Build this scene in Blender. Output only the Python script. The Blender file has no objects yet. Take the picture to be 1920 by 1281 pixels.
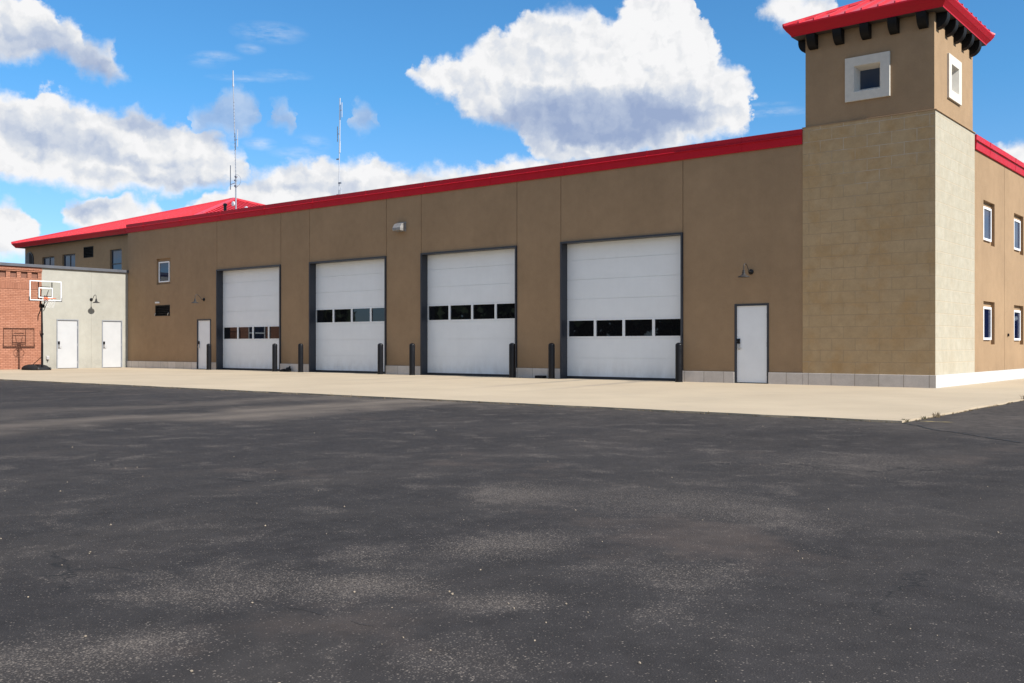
import bpy, bmesh, math, random
from mathutils import Vector, Matrix

R = math.radians
scene = bpy.context.scene
C = bpy.context.collection
random.seed(7)

# ------------------------------------------------------------------ camera
EYE = Vector((7.358, -25.710, 1.05))
cd = bpy.data.cameras.new("camera")
cd.sensor_width = 36.0
cd.lens = 35.175
cd.shift_y = 0.0039
cd.clip_start = 0.1
cd.clip_end = 6000
cam = bpy.data.objects.new("camera", cd)
C.objects.link(cam)
cam.location = EYE
cam.rotation_euler = (R(90), 0, math.atan2(0.62846, 0.77785))
scene.camera = cam

# ------------------------------------------------------------------ exposure
scene.view_settings.view_transform = 'Standard'
scene.view_settings.look = 'None'
scene.view_settings.exposure = 0.5
scene.view_settings.gamma = 1.0
scene.view_settings.use_curve_mapping = False

SUN_EL, SUN_AZ = 39.5, 0.08          # azimuth counted from +X towards +Y

# ------------------------------------------------------------------ node helper
class NT:
    def __init__(s, tree):
        s.t = tree; s.n = tree.nodes; s.l = tree.links
    def put(s, sock, v):
        if v is None: return
        if isinstance(v, bpy.types.NodeSocket): s.l.new(v, sock)
        else:
            try: sock.default_value = v
            except Exception:
                sock.default_value = tuple(v) + (1.0,) if len(v) == 3 else v
    def node(s, typ, **kw):
        n = s.n.new(typ)
        for k, v in kw.items(): setattr(n, k, v)
        return n
    def math(s, op, a, b=None, c=None, clamp=False):
        n = s.node('ShaderNodeMath', operation=op, use_clamp=clamp)
        s.put(n.inputs[0], a); s.put(n.inputs[1], b); s.put(n.inputs[2], c)
        return n.outputs[0]
    def vm(s, op, a, b=None, c=None, out=0):
        n = s.node('ShaderNodeVectorMath', operation=op)
        s.put(n.inputs[0], a); s.put(n.inputs[1], b)
        if c is not None:
            s.put(n.inputs[3] if op == 'SCALE' else n.inputs[2], c)
        return n.outputs[out]
    def noise(s, vec, scale, detail=4, rough=0.55, out='Fac', dist=0.0):
        n = s.node('ShaderNodeTexNoise')
        s.put(n.inputs['Vector'], vec); n.inputs['Scale'].default_value = scale
        n.inputs['Detail'].default_value = detail; n.inputs['Roughness'].default_value = rough
        n.inputs['Distortion'].default_value = dist
        return n.outputs[out]
    def voronoi(s, vec, scale, out='Distance', feature='F1', rnd=1.0):
        n = s.node('ShaderNodeTexVoronoi', feature=feature)
        s.put(n.inputs['Vector'], vec); n.inputs['Scale'].default_value = scale
        n.inputs['Randomness'].default_value = rnd
        return n.outputs[out]
    def mr(s, v, a, b, c=0.0, d=1.0, smooth=False):
        n = s.node('ShaderNodeMapRange', interpolation_type='SMOOTHSTEP' if smooth else 'LINEAR')
        n.clamp = True
        s.put(n.inputs[0], v); s.put(n.inputs[1], a); s.put(n.inputs[2], b); s.put(n.inputs[3], c); s.put(n.inputs[4], d)
        return n.outputs[0]
    def mix(s, f, a, b, mode='MIX'):
        n = s.node('ShaderNodeMix', data_type='RGBA', blend_type=mode)
        s.put(n.inputs[0], f)
        s.put(n.inputs[6], tuple(a) + (1,) if isinstance(a, (tuple, list)) and len(a) == 3 else a)
        s.put(n.inputs[7], tuple(b) + (1,) if isinstance(b, (tuple, list)) and len(b) == 3 else b)
        return n.outputs[2]
    def sep(s, v):
        n = s.node('ShaderNodeSeparateXYZ'); s.put(n.inputs[0], v); return n.outputs
    def comb(s, x=0.0, y=0.0, z=0.0):
        n = s.node('ShaderNodeCombineXYZ'); s.put(n.inputs[0], x); s.put(n.inputs[1], y); s.put(n.inputs[2], z)
        return n.outputs[0]

# ------------------------------------------------------------------ world
world = bpy.data.worlds.new("World")
scene.world = world
world.use_nodes = True
w = NT(world.node_tree)
w.n.clear()

CLOUDS = [   # outline of each cloud as (azimuth from the view axis, elevation), degrees: upper edge, lower edge
    ('bank', [(-18.56, 7.29),(-17.18, 8.0),(-15.92, 8.83),(-14.64, 9.54),(-13.2, 10.15),(-11.45, 10.59),(-9.68, 10.65),(-7.89, 10.65),(-6.69, 10.56),(-5.78, 9.99),(-3.96, 10.48),(-3.05, 10.26),(-0.92, 10.45),(0.0, 10.8),(1.22, 10.86),(2.75, 10.62),(4.27, 10.33),(10.27, 9.47),(13.78, 8.92)], [(-18.56, 6.57),(-16.62, 4.9),(10.27, 5.04),(13.78, 8.92)]),
    ('left_mass', [(-31.73, 12.72),(-27.1, 13.04),(-26.37, 12.81),(-25.63, 12.73),(-25.08, 13.47),(-24.37, 13.25),(-23.35, 12.9),(-22.05, 12.4),(-20.46, 12.88),(-19.11, 12.3),(-18.29, 11.72),(-16.62, 11.69),(-15.49, 11.13),(-14.64, 10.4),(-14.35, 9.33)], [(-31.73, 7.95),(-27.1, 8.32),(-24.63, 8.16),(-22.05, 8.15),(-19.38, 8.18),(-16.62, 8.65),(-14.64, 9.17),(-14.35, 9.33)]),
    ('center', [(-5.84, 15.02),(-5.48, 15.59),(-3.36, 16.14),(-1.98, 16.89),(-0.46, 17.82),(0.92, 18.45),(2.75, 18.98),(4.57, 18.78),(5.63, 17.82),(6.24, 18.54),(6.84, 19.61),(10.12, 19.45),(10.63, 18.08),(11.45, 17.02),(11.69, 15.96),(12.91, 15.29),(13.6, 14.47),(13.78, 13.62)], [(-5.84, 15.02),(-4.87, 14.3),(-3.36, 13.75),(-2.29, 12.61),(-0.31, 12.18),(0.61, 12.06),(0.92, 10.8),(2.44, 10.2),(4.27, 10.13),(8.79, 10.83),(10.27, 11.27),(13.05, 11.53),(13.6, 12.28),(13.78, 13.62)]),
    ('low_left', [(-31.73, 7.44),(-27.1, 7.51),(-26.37, 7.46),(-25.68, 6.85),(-25.18, 5.59)], [(-31.73, 4.36),(-27.1, 4.56),(-25.38, 4.9),(-25.18, 5.59)]),
    ('low_left_b', [(-24.32, 6.87),(-24.12, 7.48),(-23.35, 7.86),(-22.32, 8.08),(-21.74, 7.78),(-21.0, 8.1),(-19.71, 8.11),(-18.95, 7.24)], [(-24.32, 6.87),(-23.99, 6.34),(-22.05, 5.87),(-19.38, 5.97),(-18.95, 7.24)]),
    ('top_left', [(-31.73, 17.8),(-27.1, 17.83),(-25.63, 17.55),(-24.75, 17.11),(-24.43, 16.65),(-23.35, 16.31),(-22.97, 15.79),(-21.74, 15.81),(-21.21, 14.92),(-20.68, 14.14)], [(-31.73, 13.46),(-27.1, 14.12),(-25.63, 14.24),(-24.5, 14.73),(-23.48, 14.16),(-22.05, 14.01),(-20.68, 14.14)]),
    ('top_right', [(13.55, 18.03),(14.35, 18.9),(16.06, 19.15),(18.01, 18.71),(18.29, 17.37)], [(13.55, 18.03),(14.21, 17.6),(14.92, 16.9),(15.78, 16.62),(17.18, 16.67),(18.29, 17.37)]),
    ('right_edge', [(25.38, 9.78),(25.88, 10.38),(26.61, 10.42),(27.46, 10.53),(31.29, 10.78)], [(25.38, 9.78),(26.12, 8.65),(31.29, 6.45)]),
    ('grey_small', [(-18.21, 11.9),(-17.74, 12.4),(-16.68, 12.72),(-16.28, 13.58),(-15.49, 13.8),(-14.64, 13.18),(-14.18, 12.7)], [(-18.21, 11.9),(-16.62, 11.74),(-15.29, 11.59),(-14.58, 12.11),(-14.18, 12.7)]),
    ('grey_mid', [(-13.86, 12.72),(-13.49, 12.99),(-12.47, 12.96),(-12.18, 12.43)], [(-13.86, 12.72),(-13.34, 12.29),(-12.62, 11.9),(-12.18, 12.43)]),
    ('grey_right', [(-9.44, 12.45),(-9.09, 13.27),(-8.64, 13.4),(-8.04, 12.87),(-7.5, 12.46)], [(-9.44, 12.45),(-8.49, 12.02),(-7.5, 12.46)]),
]
# thick, unlit parts of the clouds: azimuth, elevation, radii, strength
THICK = [(5.18, 12.9, 8.5, 1.9, 1.6), (3.66, 11.52, 4.2, 1.0, 0.7), (-0.31, 12.71, 2.75, 0.92, 0.6), (-3.05, 13.84, 2.44, 1.37, 0.4), (9.09, 12.84, 3.6, 1.1, 0.6), (7.29, 11.45, 2.44, 1.07, 0.7), (1.22, 15.72, 4.58, 2.75, 0.26), (-20.6, 11.95, 2.3, 1.15, 0.95), (-23.2, 10.35, 4.2, 0.95, 0.72), (-26.3, 11.0, 2.2, 1.5, 0.55), (-19.0, 9.75, 4.6, 0.55, 0.55), (-24.2, 11.6, 1.9, 1.2, 0.45), (-21.5, 8.9, 3.5, 0.5, 0.35), (-17.18, 8.97, 4.5, 0.6, 0.6), (-22.84, 7.22, 1.9, 0.8, 0.8), (-25.63, 14.88, 4.2, 1.35, 0.9), (-22.32, 14.46, 2.9, 1.0, 0.85), (-25.63, 16.03, 1.9, 1.0, 0.35), (-16.2, 12.36, 3.8, 2.2, 0.95), (-13.05, 12.47, 2.2, 1.5, 0.85), (-8.49, 12.57, 2.2, 1.5, 0.95), (-10.86, 9.01, 4.2, 0.65, 0.55), (-12.04, 9.76, 2.2, 0.45, 0.35), (-4.27, 9.45, 3.8, 0.5, 0.3), (3.96, 10.34, 3.8, 0.65, 0.45)]
WISPS = [(-13.63, 16.89, 2.29, 0.67, 0.5), (-16.34, 15.52, 1.37, 0.31, 0.5), (-14.64, 16.0, 0.92, 0.37, 0.5), (-15.07, 14.43, 2.14, 0.24, 0.45), (-12.91, 14.73, 1.83, 0.37, 0.4), (-14.15, 11.06, 1.07, 0.43, 0.7), (-11.3, 11.23, 1.22, 0.61, 0.4), (14.64, 12.73, 2.44, 0.31, 0.5), (14.06, 13.15, 1.83, 0.15, 0.4), (-17.04, 15.2, 1.22, 0.43, 0.3), (-12.04, 10.63, 1.83, 0.43, 0.5)]

def build_world():
    tc = w.node('ShaderNodeTexCoord')
    dirv = w.vm('NORMALIZE', tc.outputs['Generated'])
    rx = w.vm('DOT_PRODUCT', dirv, (0.77785, 0.62846, 0), out=1)
    ry = w.vm('DOT_PRODUCT', dirv, (-0.62846, 0.77785, 0), out=1)
    z = w.sep(dirv)[2]
    az = w.math('MULTIPLY', w.math('ARCTAN2', rx, ry), 57.29578)
    el = w.math('MULTIPLY', w.math('ARCSINE', z), 57.29578)
    p0 = w.comb(az, el, 0.0)
    # billowing outline: two sizes of displacement
    na = w.noise(p0, 0.42, 3, 0.5, 'Color')
    nb = w.noise(p0, 1.15, 9, 0.60, 'Color')
    wa = w.vm('SCALE', w.vm('SUBTRACT', na, (.5, .5, .5)), None, 1.5)
    wb = w.vm('SCALE', w.vm('SUBTRACT', nb, (.5, .5, .5)), None, 1.35)
    p = w.vm('ADD', w.vm('ADD', p0, wa), wb)
    ps = w.sep(p)
    azn = w.math('MULTIPLY_ADD', ps[0], 1 / 64.0, 0.5)
    eln = ps[1]
    def curve(pts, lo):
        n = w.node('ShaderNodeFloatCurve')
        n.inputs['Factor'].default_value = 1.0
        cv = n.mapping.curves[0]
        q = [((a / 64.0 + 0.5), e / 24.0) for a, e in pts]
        first, last = q[0], q[-1]
        cv.points[0].location = (0.0, first[1] if first[0] < 0.02 else (0.0 if lo else 1.0))
        cv.points[1].location = (1.0, last[1] if last[0] > 0.98 else (0.0 if lo else 1.0))
        ext = [] if first[0] < 0.02 else [(first[0] - 0.004, 0.0 if lo else 1.0)]
        ext += q
        if last[0] <= 0.98: ext += [(last[0] + 0.004, 0.0 if lo else 1.0)]
        for a, b in ext: cv.points.new(a, b)
        for pt in cv.points: pt.handle_type = 'VECTOR'
        n.mapping.use_clip = False
        n.mapping.update()
        w.put(n.inputs['Value'], azn)
        return w.math('MULTIPLY', n.outputs[0], 24.0)
    softn = w.mr(w.noise(p0, 0.30, 2, 0.5), 0.36, 0.62, 0.22, 1.0)
    dens = None
    for name, top, bot in CLOUDS:
        grow = 0.45 if name.startswith('grey') else 0.0
        t = w.math('SUBTRACT', curve([(a, e + grow) for a, e in top], True), eln)
        b = w.math('SUBTRACT', eln, curve([(a, e - grow) for a, e in bot], False))
        soft = 0.9 if name.startswith('grey') else softn
        dt = w.mr(t, -0.12, soft, smooth=True)
        db = w.mr(b, -0.35, 0.55 if not name.startswith('grey') else 0.7, smooth=True)
        dd = w.math('MULTIPLY', dt, db)
        if name.startswith('grey'): dd = w.math('MULTIPLY', dd, 0.62)
        dens = dd if dens is None else w.math('MAXIMUM', dens, dd)
    def blobs(lst, vec):
        tot = None
        for a, e, ra, re, s in lst:
            q = w.vm('MULTIPLY_ADD', vec, (1 / ra, 1 / re, 0), (-a / ra, -e / re, 0))
            v = w.math('MULTIPLY_ADD', w.vm('LENGTH', q, out=1), -s, s, clamp=True)
            tot = v if tot is None else w.math('ADD', tot, v)
        return tot
    fine = w.noise(p0, 1.5, 7, 0.6)
    streak = w.noise(w.vm('MULTIPLY', p0, (0.6, 2.2, 1)), 1.0, 6, 0.65)
    wz = w.math('MULTIPLY', blobs(WISPS, p0), w.mr(streak, 0.38, 0.75))
    dens = w.math('MAXIMUM', dens, wz)
    # the unseen rest of the sky, clouded over to neutralise the facade's fill light
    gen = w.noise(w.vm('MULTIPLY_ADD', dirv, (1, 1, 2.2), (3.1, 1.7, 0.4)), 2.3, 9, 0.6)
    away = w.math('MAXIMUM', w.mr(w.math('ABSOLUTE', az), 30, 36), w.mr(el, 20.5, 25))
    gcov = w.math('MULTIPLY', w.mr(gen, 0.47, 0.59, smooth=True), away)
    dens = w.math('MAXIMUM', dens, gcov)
    # light on the billows: the sun stands high on the right
    pw = w.vm('ADD', p0, wb)
    n1 = w.noise(pw, 0.62, 3, 0.5)
    n2 = w.noise(w.vm('ADD', pw, (0.40, 0.36, 0)), 0.62, 3, 0.5)
    emb = w.math('SUBTRACT', n1, n2)
    shade = w.math('MULTIPLY_ADD', emb, 1.05, 0.99)
    shade = w.math('MULTIPLY_ADD', w.math('SUBTRACT', fine, 0.5), 0.15, shade)
    pd = w.vm('ADD', p0, w.vm('SCALE', wa, None, 1.3))
    pd = w.vm('ADD', pd, w.vm('SCALE', wb, None, 0.8))
    th = blobs(THICK, pd)
    th = w.math('ADD', th, w.math('MULTIPLY', w.mr(gen, 0.50, 0.68, 0.25, 1.0), w.math('MULTIPLY', away, 0.95)))  # grey added to the unseen clouds dims the fill light on the facade
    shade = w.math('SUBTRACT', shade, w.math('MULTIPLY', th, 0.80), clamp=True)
    ramp = w.node('ShaderNodeValToRGB')
    cr = ramp.color_ramp
    cr.elements[0].position = 0.0; cr.elements[0].color = (0.34, 0.43, 0.64, 1)
    cr.elements[1].position = 1.0; cr.elements[1].color = (0.97, 0.97, 0.98, 1)
    e = cr.elements.new(0.40); e.color = (0.50, 0.58, 0.74, 1)
    e = cr.elements.new(0.72); e.color = (0.74, 0.78, 0.85, 1)
    e = cr.elements.new(0.88); e.color = (0.88, 0.89, 0.91, 1)
    w.put(ramp.inputs[0], shade)
    sky = w.node('ShaderNodeTexSky', sky_type='NISHITA')
    sky.sun_disc = False
    sky.sun_elevation = R(SUN_EL)
    sky.sun_rotation = R(90 - SUN_AZ)
    sky.altitude = 300
    sky.air_density = 1.0; sky.dust_density = 0.4; sky.ozone_density = 2.5
    hs = w.node('ShaderNodeHueSaturation')
    hs.inputs['Saturation'].default_value = SKY_SAT
    hs.inputs['Value'].default_value = SKY_VAL
    w.put(hs.inputs['Color'], sky.outputs[0])
    STR = 0.1
    tn = w.mix(w.mr(el, 1.0, 14.0), (0.72, 0.84, 1.12), SKY_TINT)
    tint = w.mix(1.0, hs.outputs[0], tn, 'MULTIPLY')
    cl = w.vm('SCALE', ramp.outputs[0], None, 0.68 / STR)
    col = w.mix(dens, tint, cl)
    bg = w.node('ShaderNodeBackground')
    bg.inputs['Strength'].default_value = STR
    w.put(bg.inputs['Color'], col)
    out = w.node('ShaderNodeOutputWorld')
    w.l.new(bg.outputs[0], out.inputs['Surface'])
SKY_SAT, SKY_VAL, SKY_TINT = 1.0, 1.0, (0.44, 0.90, 1.16)
build_world()

# ------------------------------------------------------------------ sun
sd = bpy.data.lights.new("sun", 'SUN')
sd.energy = 5.0
sd.angle = R(0.53)
sd.color = (1.0, 0.97, 0.92)
sun = bpy.data.objects.new("sun", sd)
C.objects.link(sun)
sv = Vector((math.cos(R(SUN_EL)) * math.cos(R(SUN_AZ)), math.cos(R(SUN_EL)) * math.sin(R(SUN_AZ)), math.sin(R(SUN_EL))))
sun.rotation_euler = sv.to_track_quat('Z', 'Y').to_euler()
sun.location = (30, -10, 40)

# ------------------------------------------------------------------ materials
MATS = {}
def mat(name):
    m = bpy.data.materials.new(name); m.use_nodes = True
    t = NT(m.node_tree); t.n.clear()
    out = t.node('ShaderNodeOutputMaterial')
    b = t.node('ShaderNodeBsdfPrincipled')
    t.l.new(b.outputs[0], out.inputs[0])
    MATS[name] = m
    return m, t, b
def pos(t): return t.node('ShaderNodeNewGeometry').outputs['Position']
def objc(t): return t.node('ShaderNodeTexCoord').outputs['Object']
def bump(t, b, h, strength, dist=0.01):
    n = t.node('ShaderNodeBump'); n.inputs['Strength'].default_value = strength; n.inputs['Distance'].default_value = dist
    t.put(n.inputs['Height'], h); t.l.new(n.outputs[0], b.inputs['Normal'])
def setp(b, **k):
    for a, v in k.items():
        s = b.inputs[a.replace('_', ' ')]
        if hasattr(v, '__len__') and len(v) == 3: v = tuple(v) + (1,)
        s.default_value = v

def plain(name, col, rough=0.5, metal=0.0, vary=0.12, scale=6.0, spec=0.5, coat=0.0, bmp=0.0):
    m, t, b = mat(name)
    p = pos(t)
    n = t.noise(p, scale, 5, 0.6)
    f = t.mr(n, 0.3, 0.7, 1 - vary, 1 + vary)
    c = t.vm('SCALE', tuple(col), None, f)
    t.put(b.inputs['Base Color'], c)
    t.put(b.inputs['Roughness'], t.mr(n, 0.3, 0.7, max(0.02, rough - 0.08), min(1, rough + 0.08)))
    setp(b, Metallic=metal, Specular_IOR_Level=spec, Coat_Weight=coat)
    if bmp: bump(t, b, t.noise(p, scale * 6, 3), bmp)
    return m

def stucco(name, col, grad=0.0):
    m, t, b = mat(name)
    p = pos(t)
    big = t.noise(p, 0.55, 4, 0.55)
    mid = t.noise(p, 3.2, 5, 0.6)
    runs = t.noise(t.vm('MULTIPLY', p, (2.6, 2.6, 0.16)), 1.0, 5, 0.62)
    f = t.math('ADD', t.mr(big, .3, .7, -.07, .07), t.mr(mid, .3, .7, -.05, .05))
    f = t.math('ADD', f, t.mr(runs, .35, .7, .02, -.03))
    grain = t.noise(p, 95, 2, 0.6)
    f = t.math('ADD', f, t.mr(grain, .3, .7, -.09, .09))
    f = t.math('ADD', f, 1.0)
    # splash dirt just above the plinth
    zz = t.sep(p)[2]
    dirt = t.math('MULTIPLY', t.mr(zz, 0.3, 0.85, 0.22, 0.0), t.mr(mid, .35, .65))
    f = t.math('SUBTRACT', f, dirt)
    t.put(b.inputs['Base Color'], t.vm('SCALE', tuple(col), None, f))
    setp(b, Roughness=0.93, Specular_IOR_Level=0.15)
    h = t.math('ADD', t.math('MULTIPLY', grain, 0.6), t.math('MULTIPLY', t.noise(p, 22, 4, .6), 0.8))
    bump(t, b, h, 0.22, 0.010)
    return m

def blocks(name, axis, z0, length, height, cols, mortar, mort2=None, mw=0.008, jitter=0.0, bumpd=0.01, eff=False, offs=0.0):
    """running-bond masonry on a vertical plane; axis 0: runs along X, 1: along Y"""
    m, t, b = mat(name)
    p = pos(t)
    s = t.sep(p)
    u = t.math('ADD', s[axis], offs); v = t.math('SUBTRACT', s[2], z0)
    wob = t.noise(p, 6, 2)
    v = t.math('ADD', v, t.mr(wob, .3, .7, -jitter, jitter))
    row = t.math('FLOOR', t.math('DIVIDE', v, height))
    odd = t.math('MODULO', t.math('ABSOLUTE', row), 2.0)
    uu = t.math('ADD', u, t.math('MULTIPLY', odd, length / 2))
    colm = t.math('FLOOR', t.math('DIVIDE', uu, length))
    fu = t.math('SUBTRACT', uu, t.math('MULTIPLY', colm, length))
    fv = t.math('SUBTRACT', v, t.math('MULTIPLY', row, height))
    du = t.math('MINIMUM', fu, t.math('SUBTRACT', length, fu))
    dv = t.math('MINIMUM', fv, t.math('SUBTRACT', height, fv))
    dist = t.math('MINIMUM', du, dv)
    wn = t.node('ShaderNodeTexWhiteNoise', noise_dimensions='2D')
    t.put(wn.inputs['Vector'], t.comb(colm, row, 0))
    rnd = wn.outputs['Value']
    base = t.mix(rnd, cols[0], cols[1])
    if len(cols) > 2:
        patch = t.noise(p, 1.1, 5, 0.65, dist=0.4)
        base = t.mix(t.mr(patch, 0.47, 0.66, 0, 0.95), base, cols[2])
    fn = t.noise(p, 28, 5, 0.65)
    fn2 = t.noise(p, 4.0, 5, 0.6)
    f = t.math('ADD', t.mr(fn, .3, .7, .94, 1.06), t.mr(fn2, .3, .7, -.08, .08))
    base = t.vm('SCALE', base, None, f)
    mm = t.mr(dist, mw * 0.4, mw * 0.9, 1.0, 0.0)
    mc = mortar
    if mort2:
        # efflorescence: pale joints near the top corners, dark joints elsewhere
        sel = t.mr(t.math('ADD', t.noise(p, 0.8, 4), t.mr(s[2], 4.2, 6.9, -0.16, 0.20)), 0.50, 0.62)
        mc = t.mix(sel, mortar, mort2)
        mm = t.math('MULTIPLY', mm, t.mr(t.noise(p, 2.5, 3), .3, .55, .35, 1.0))
    t.put(b.inputs['Base Color'], t.mix(mm, base, mc))
    setp(b, Roughness=0.9, Specular_IOR_Level=0.2)
    h = t.math('ADD', t.mr(dist, 0, mw * 1.2), t.math('MULTIPLY', fn, 0.35))
    bump(t, b, h, 0.4, bumpd)
    return m

STUCCO = stucco('stucco_brown', (0.322, 0.216, 0.126))
CREAM = stucco('stucco_cream', (0.345, 0.330, 0.284))
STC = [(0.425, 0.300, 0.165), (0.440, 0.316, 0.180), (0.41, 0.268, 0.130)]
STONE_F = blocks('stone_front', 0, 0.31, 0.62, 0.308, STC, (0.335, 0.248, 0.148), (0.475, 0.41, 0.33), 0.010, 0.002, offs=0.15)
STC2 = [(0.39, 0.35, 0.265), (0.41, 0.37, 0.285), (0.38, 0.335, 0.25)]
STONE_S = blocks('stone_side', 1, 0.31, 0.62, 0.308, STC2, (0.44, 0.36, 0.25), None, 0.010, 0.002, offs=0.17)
LIME_F = blocks('limestone_front', 0, -0.4, 0.62, 0.80, [(0.62, 0.56, 0.50), (0.53, 0.475, 0.415)], (0.34, 0.29, 0.24), None, 0.014, 0.0, offs=0.16)
LIME_S = blocks('limestone_side', 1, -0.4, 0.62, 0.80, [(0.50, 0.495, 0.48), (0.48, 0.47, 0.455)], (0.50, 0.47, 0.43), None, 0.012, 0.0, offs=0.16)
BRICK = blocks('brick', 1, 0.0, 0.215, 0.075, [(0.385, 0.180, 0.115), (0.32, 0.140, 0.085)], (0.20, 0.082, 0.052), None, 0.014, 0.0012, 0.008)
SOLDIER = blocks('brick_soldier', 1, 3.535, 0.075, 0.60, [(0.32, 0.14, 0.088), (0.27, 0.115, 0.07)], (0.19, 0.08, 0.05), None, 0.011, 0.0, 0.008)
BRICKDK = plain('brick_dark', (0.19, 0.085, 0.055), 0.9, vary=.2, scale=14)
RED = plain('red_metal', (0.55, 0.036, 0.046), 0.34, vary=.05, scale=2.0, spec=0.5)
REDDK = plain('red_trim', (0.48, 0.010, 0.024), 0.42, vary=.07, scale=2.0, spec=0.16)
def door_paint():
    m, t, b = mat('white_door')
    p = pos(t); z = t.sep(p)[2]
    n = t.noise(p, 1.6, 5, .6); st = t.noise(t.vm('MULTIPLY', p, (7, 7, .35)), 1.0, 5, .65)
    f = t.math('ADD', t.mr(n, .3, .7, .97, 1.03), t.mr(st, .45, .75, 0, -.02))
    c = t.vm('SCALE', (0.79, 0.81, 0.81), None, f)
    d = t.math('MULTIPLY', t.mr(z, 0.05, 0.62, 0.42, 0.0), t.mr(t.noise(t.vm('MULTIPLY', p, (4, 4, 2)), 1.0, 6, .65), .38, .68))
    t.put(b.inputs['Base Color'], t.mix(d, c, (0.42, 0.40, 0.37)))
    setp(b, Roughness=0.5, Specular_IOR_Level=0.4)
    return m
WHITE = door_paint()
DOORW = plain('white_steel', (0.80, 0.81, 0.81), 0.5, vary=.03, scale=2.4, spec=0.4)
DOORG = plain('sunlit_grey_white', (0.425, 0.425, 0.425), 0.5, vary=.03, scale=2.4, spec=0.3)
FRAMEW = plain('white_vinyl', (0.80, 0.80, 0.80), 0.45, vary=.03)
DARKST = plain('dark_steel', (0.028, 0.031, 0.040), 0.45, vary=.12, scale=5)
GREYST = plain('grey_frame', (0.22, 0.23, 0.25), 0.5, vary=.08)
BLACK = plain('black_plastic', (0.0065, 0.0065, 0.008), 0.36, vary=.2, scale=9, spec=0.22)
BLACKR = plain('black_rubber', (0.012, 0.012, 0.013), 0.75, vary=.25, scale=12, spec=0.3)
BRKT = plain('bracket_black', (0.006, 0.0055, 0.0055), 0.6, vary=.2, scale=6, spec=0.2)
COPEDK = plain('coping_grey', (0.085, 0.088, 0.10), 0.55, vary=.1, scale=3)
TRIM = plain('cast_stone', (0.60, 0.56, 0.49), 0.85, vary=.06, scale=7, spec=.25, bmp=.15)
TRIMS = TRIM
GALV = plain('galvanised', (0.46, 0.45, 0.44), 0.42, 0.35, vary=.15, scale=10)
HOODM = plain('dull_metal', (0.26, 0.245, 0.23), 0.5, 0.2, vary=.2, scale=10)
MASTW = plain('mast_white', (0.40, 0.42, 0.46), 0.5, vary=.1)
MASTG = plain('mast_grey', (0.26, 0.28, 0.32), 0.45, 0.3, vary=.15)
ORANGE = plain('rim_orange', (0.75, 0.16, 0.05), 0.45, vary=.1)
NETW = plain('net_white', (0.75, 0.75, 0.75), 0.8)
CHROME = plain('brushed_steel', (0.48, 0.48, 0.48), 0.35, 0.8, vary=.08)
SHADEM = plain('lamp_metal', (0.030, 0.027, 0.026), 0.55, 0.0, vary=.15, scale=14)
ROOFM = plain('roof_membrane', (0.30, 0.30, 0.29), 0.85)
SOFFIT = plain('soffit_brown', (0.055, 0.045, 0.038), 0.8)
SEAL = plain('black_seal', (0.018, 0.020, 0.026), 0.6)

def glass(name, col, ior):
    m, t, b = mat(name)
    n = t.noise(pos(t), 1.3, 2, 0.5)
    setp(b, Base_Color=col, Roughness=0.015, IOR=ior, Specular_IOR_Level=0.5, Specular_Tint=(0.72, 0.86, 1.0))
    bump(t, b, n, 0.02, 0.02)
    return m
GLASS = glass('window_glass', (0.006, 0.010, 0.036), 1.65)
GLASST = glass('tower_glass', (0.004, 0.007, 0.022), 1.38)
GLASSD = glass('door_glass', (0.006, 0.006, 0.007), 1.62)
def clear(name):
    m, t, b = mat(name)
    out = [n for n in t.n if n.type == 'OUTPUT_MATERIAL'][0]
    tr = t.node('ShaderNodeBsdfTransparent'); tr.inputs[0].default_value = (0.93, 0.95, 0.95, 1)
    gl = t.node('ShaderNodeBsdfGlossy'); gl.inputs['Roughness'].default_value = 0.03
    fr = t.node('ShaderNodeFresnel'); fr.inputs[0].default_value = 1.45
    mx = t.node('ShaderNodeMixShader')
    t.l.new(fr.outputs[0], mx.inputs[0]); t.l.new(tr.outputs[0], mx.inputs[1]); t.l.new(gl.outputs[0], mx.inputs[2])
    t.l.new(mx.outputs[0], out.inputs[0])
    return m
ACRYL = clear('clear_acrylic')

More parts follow.
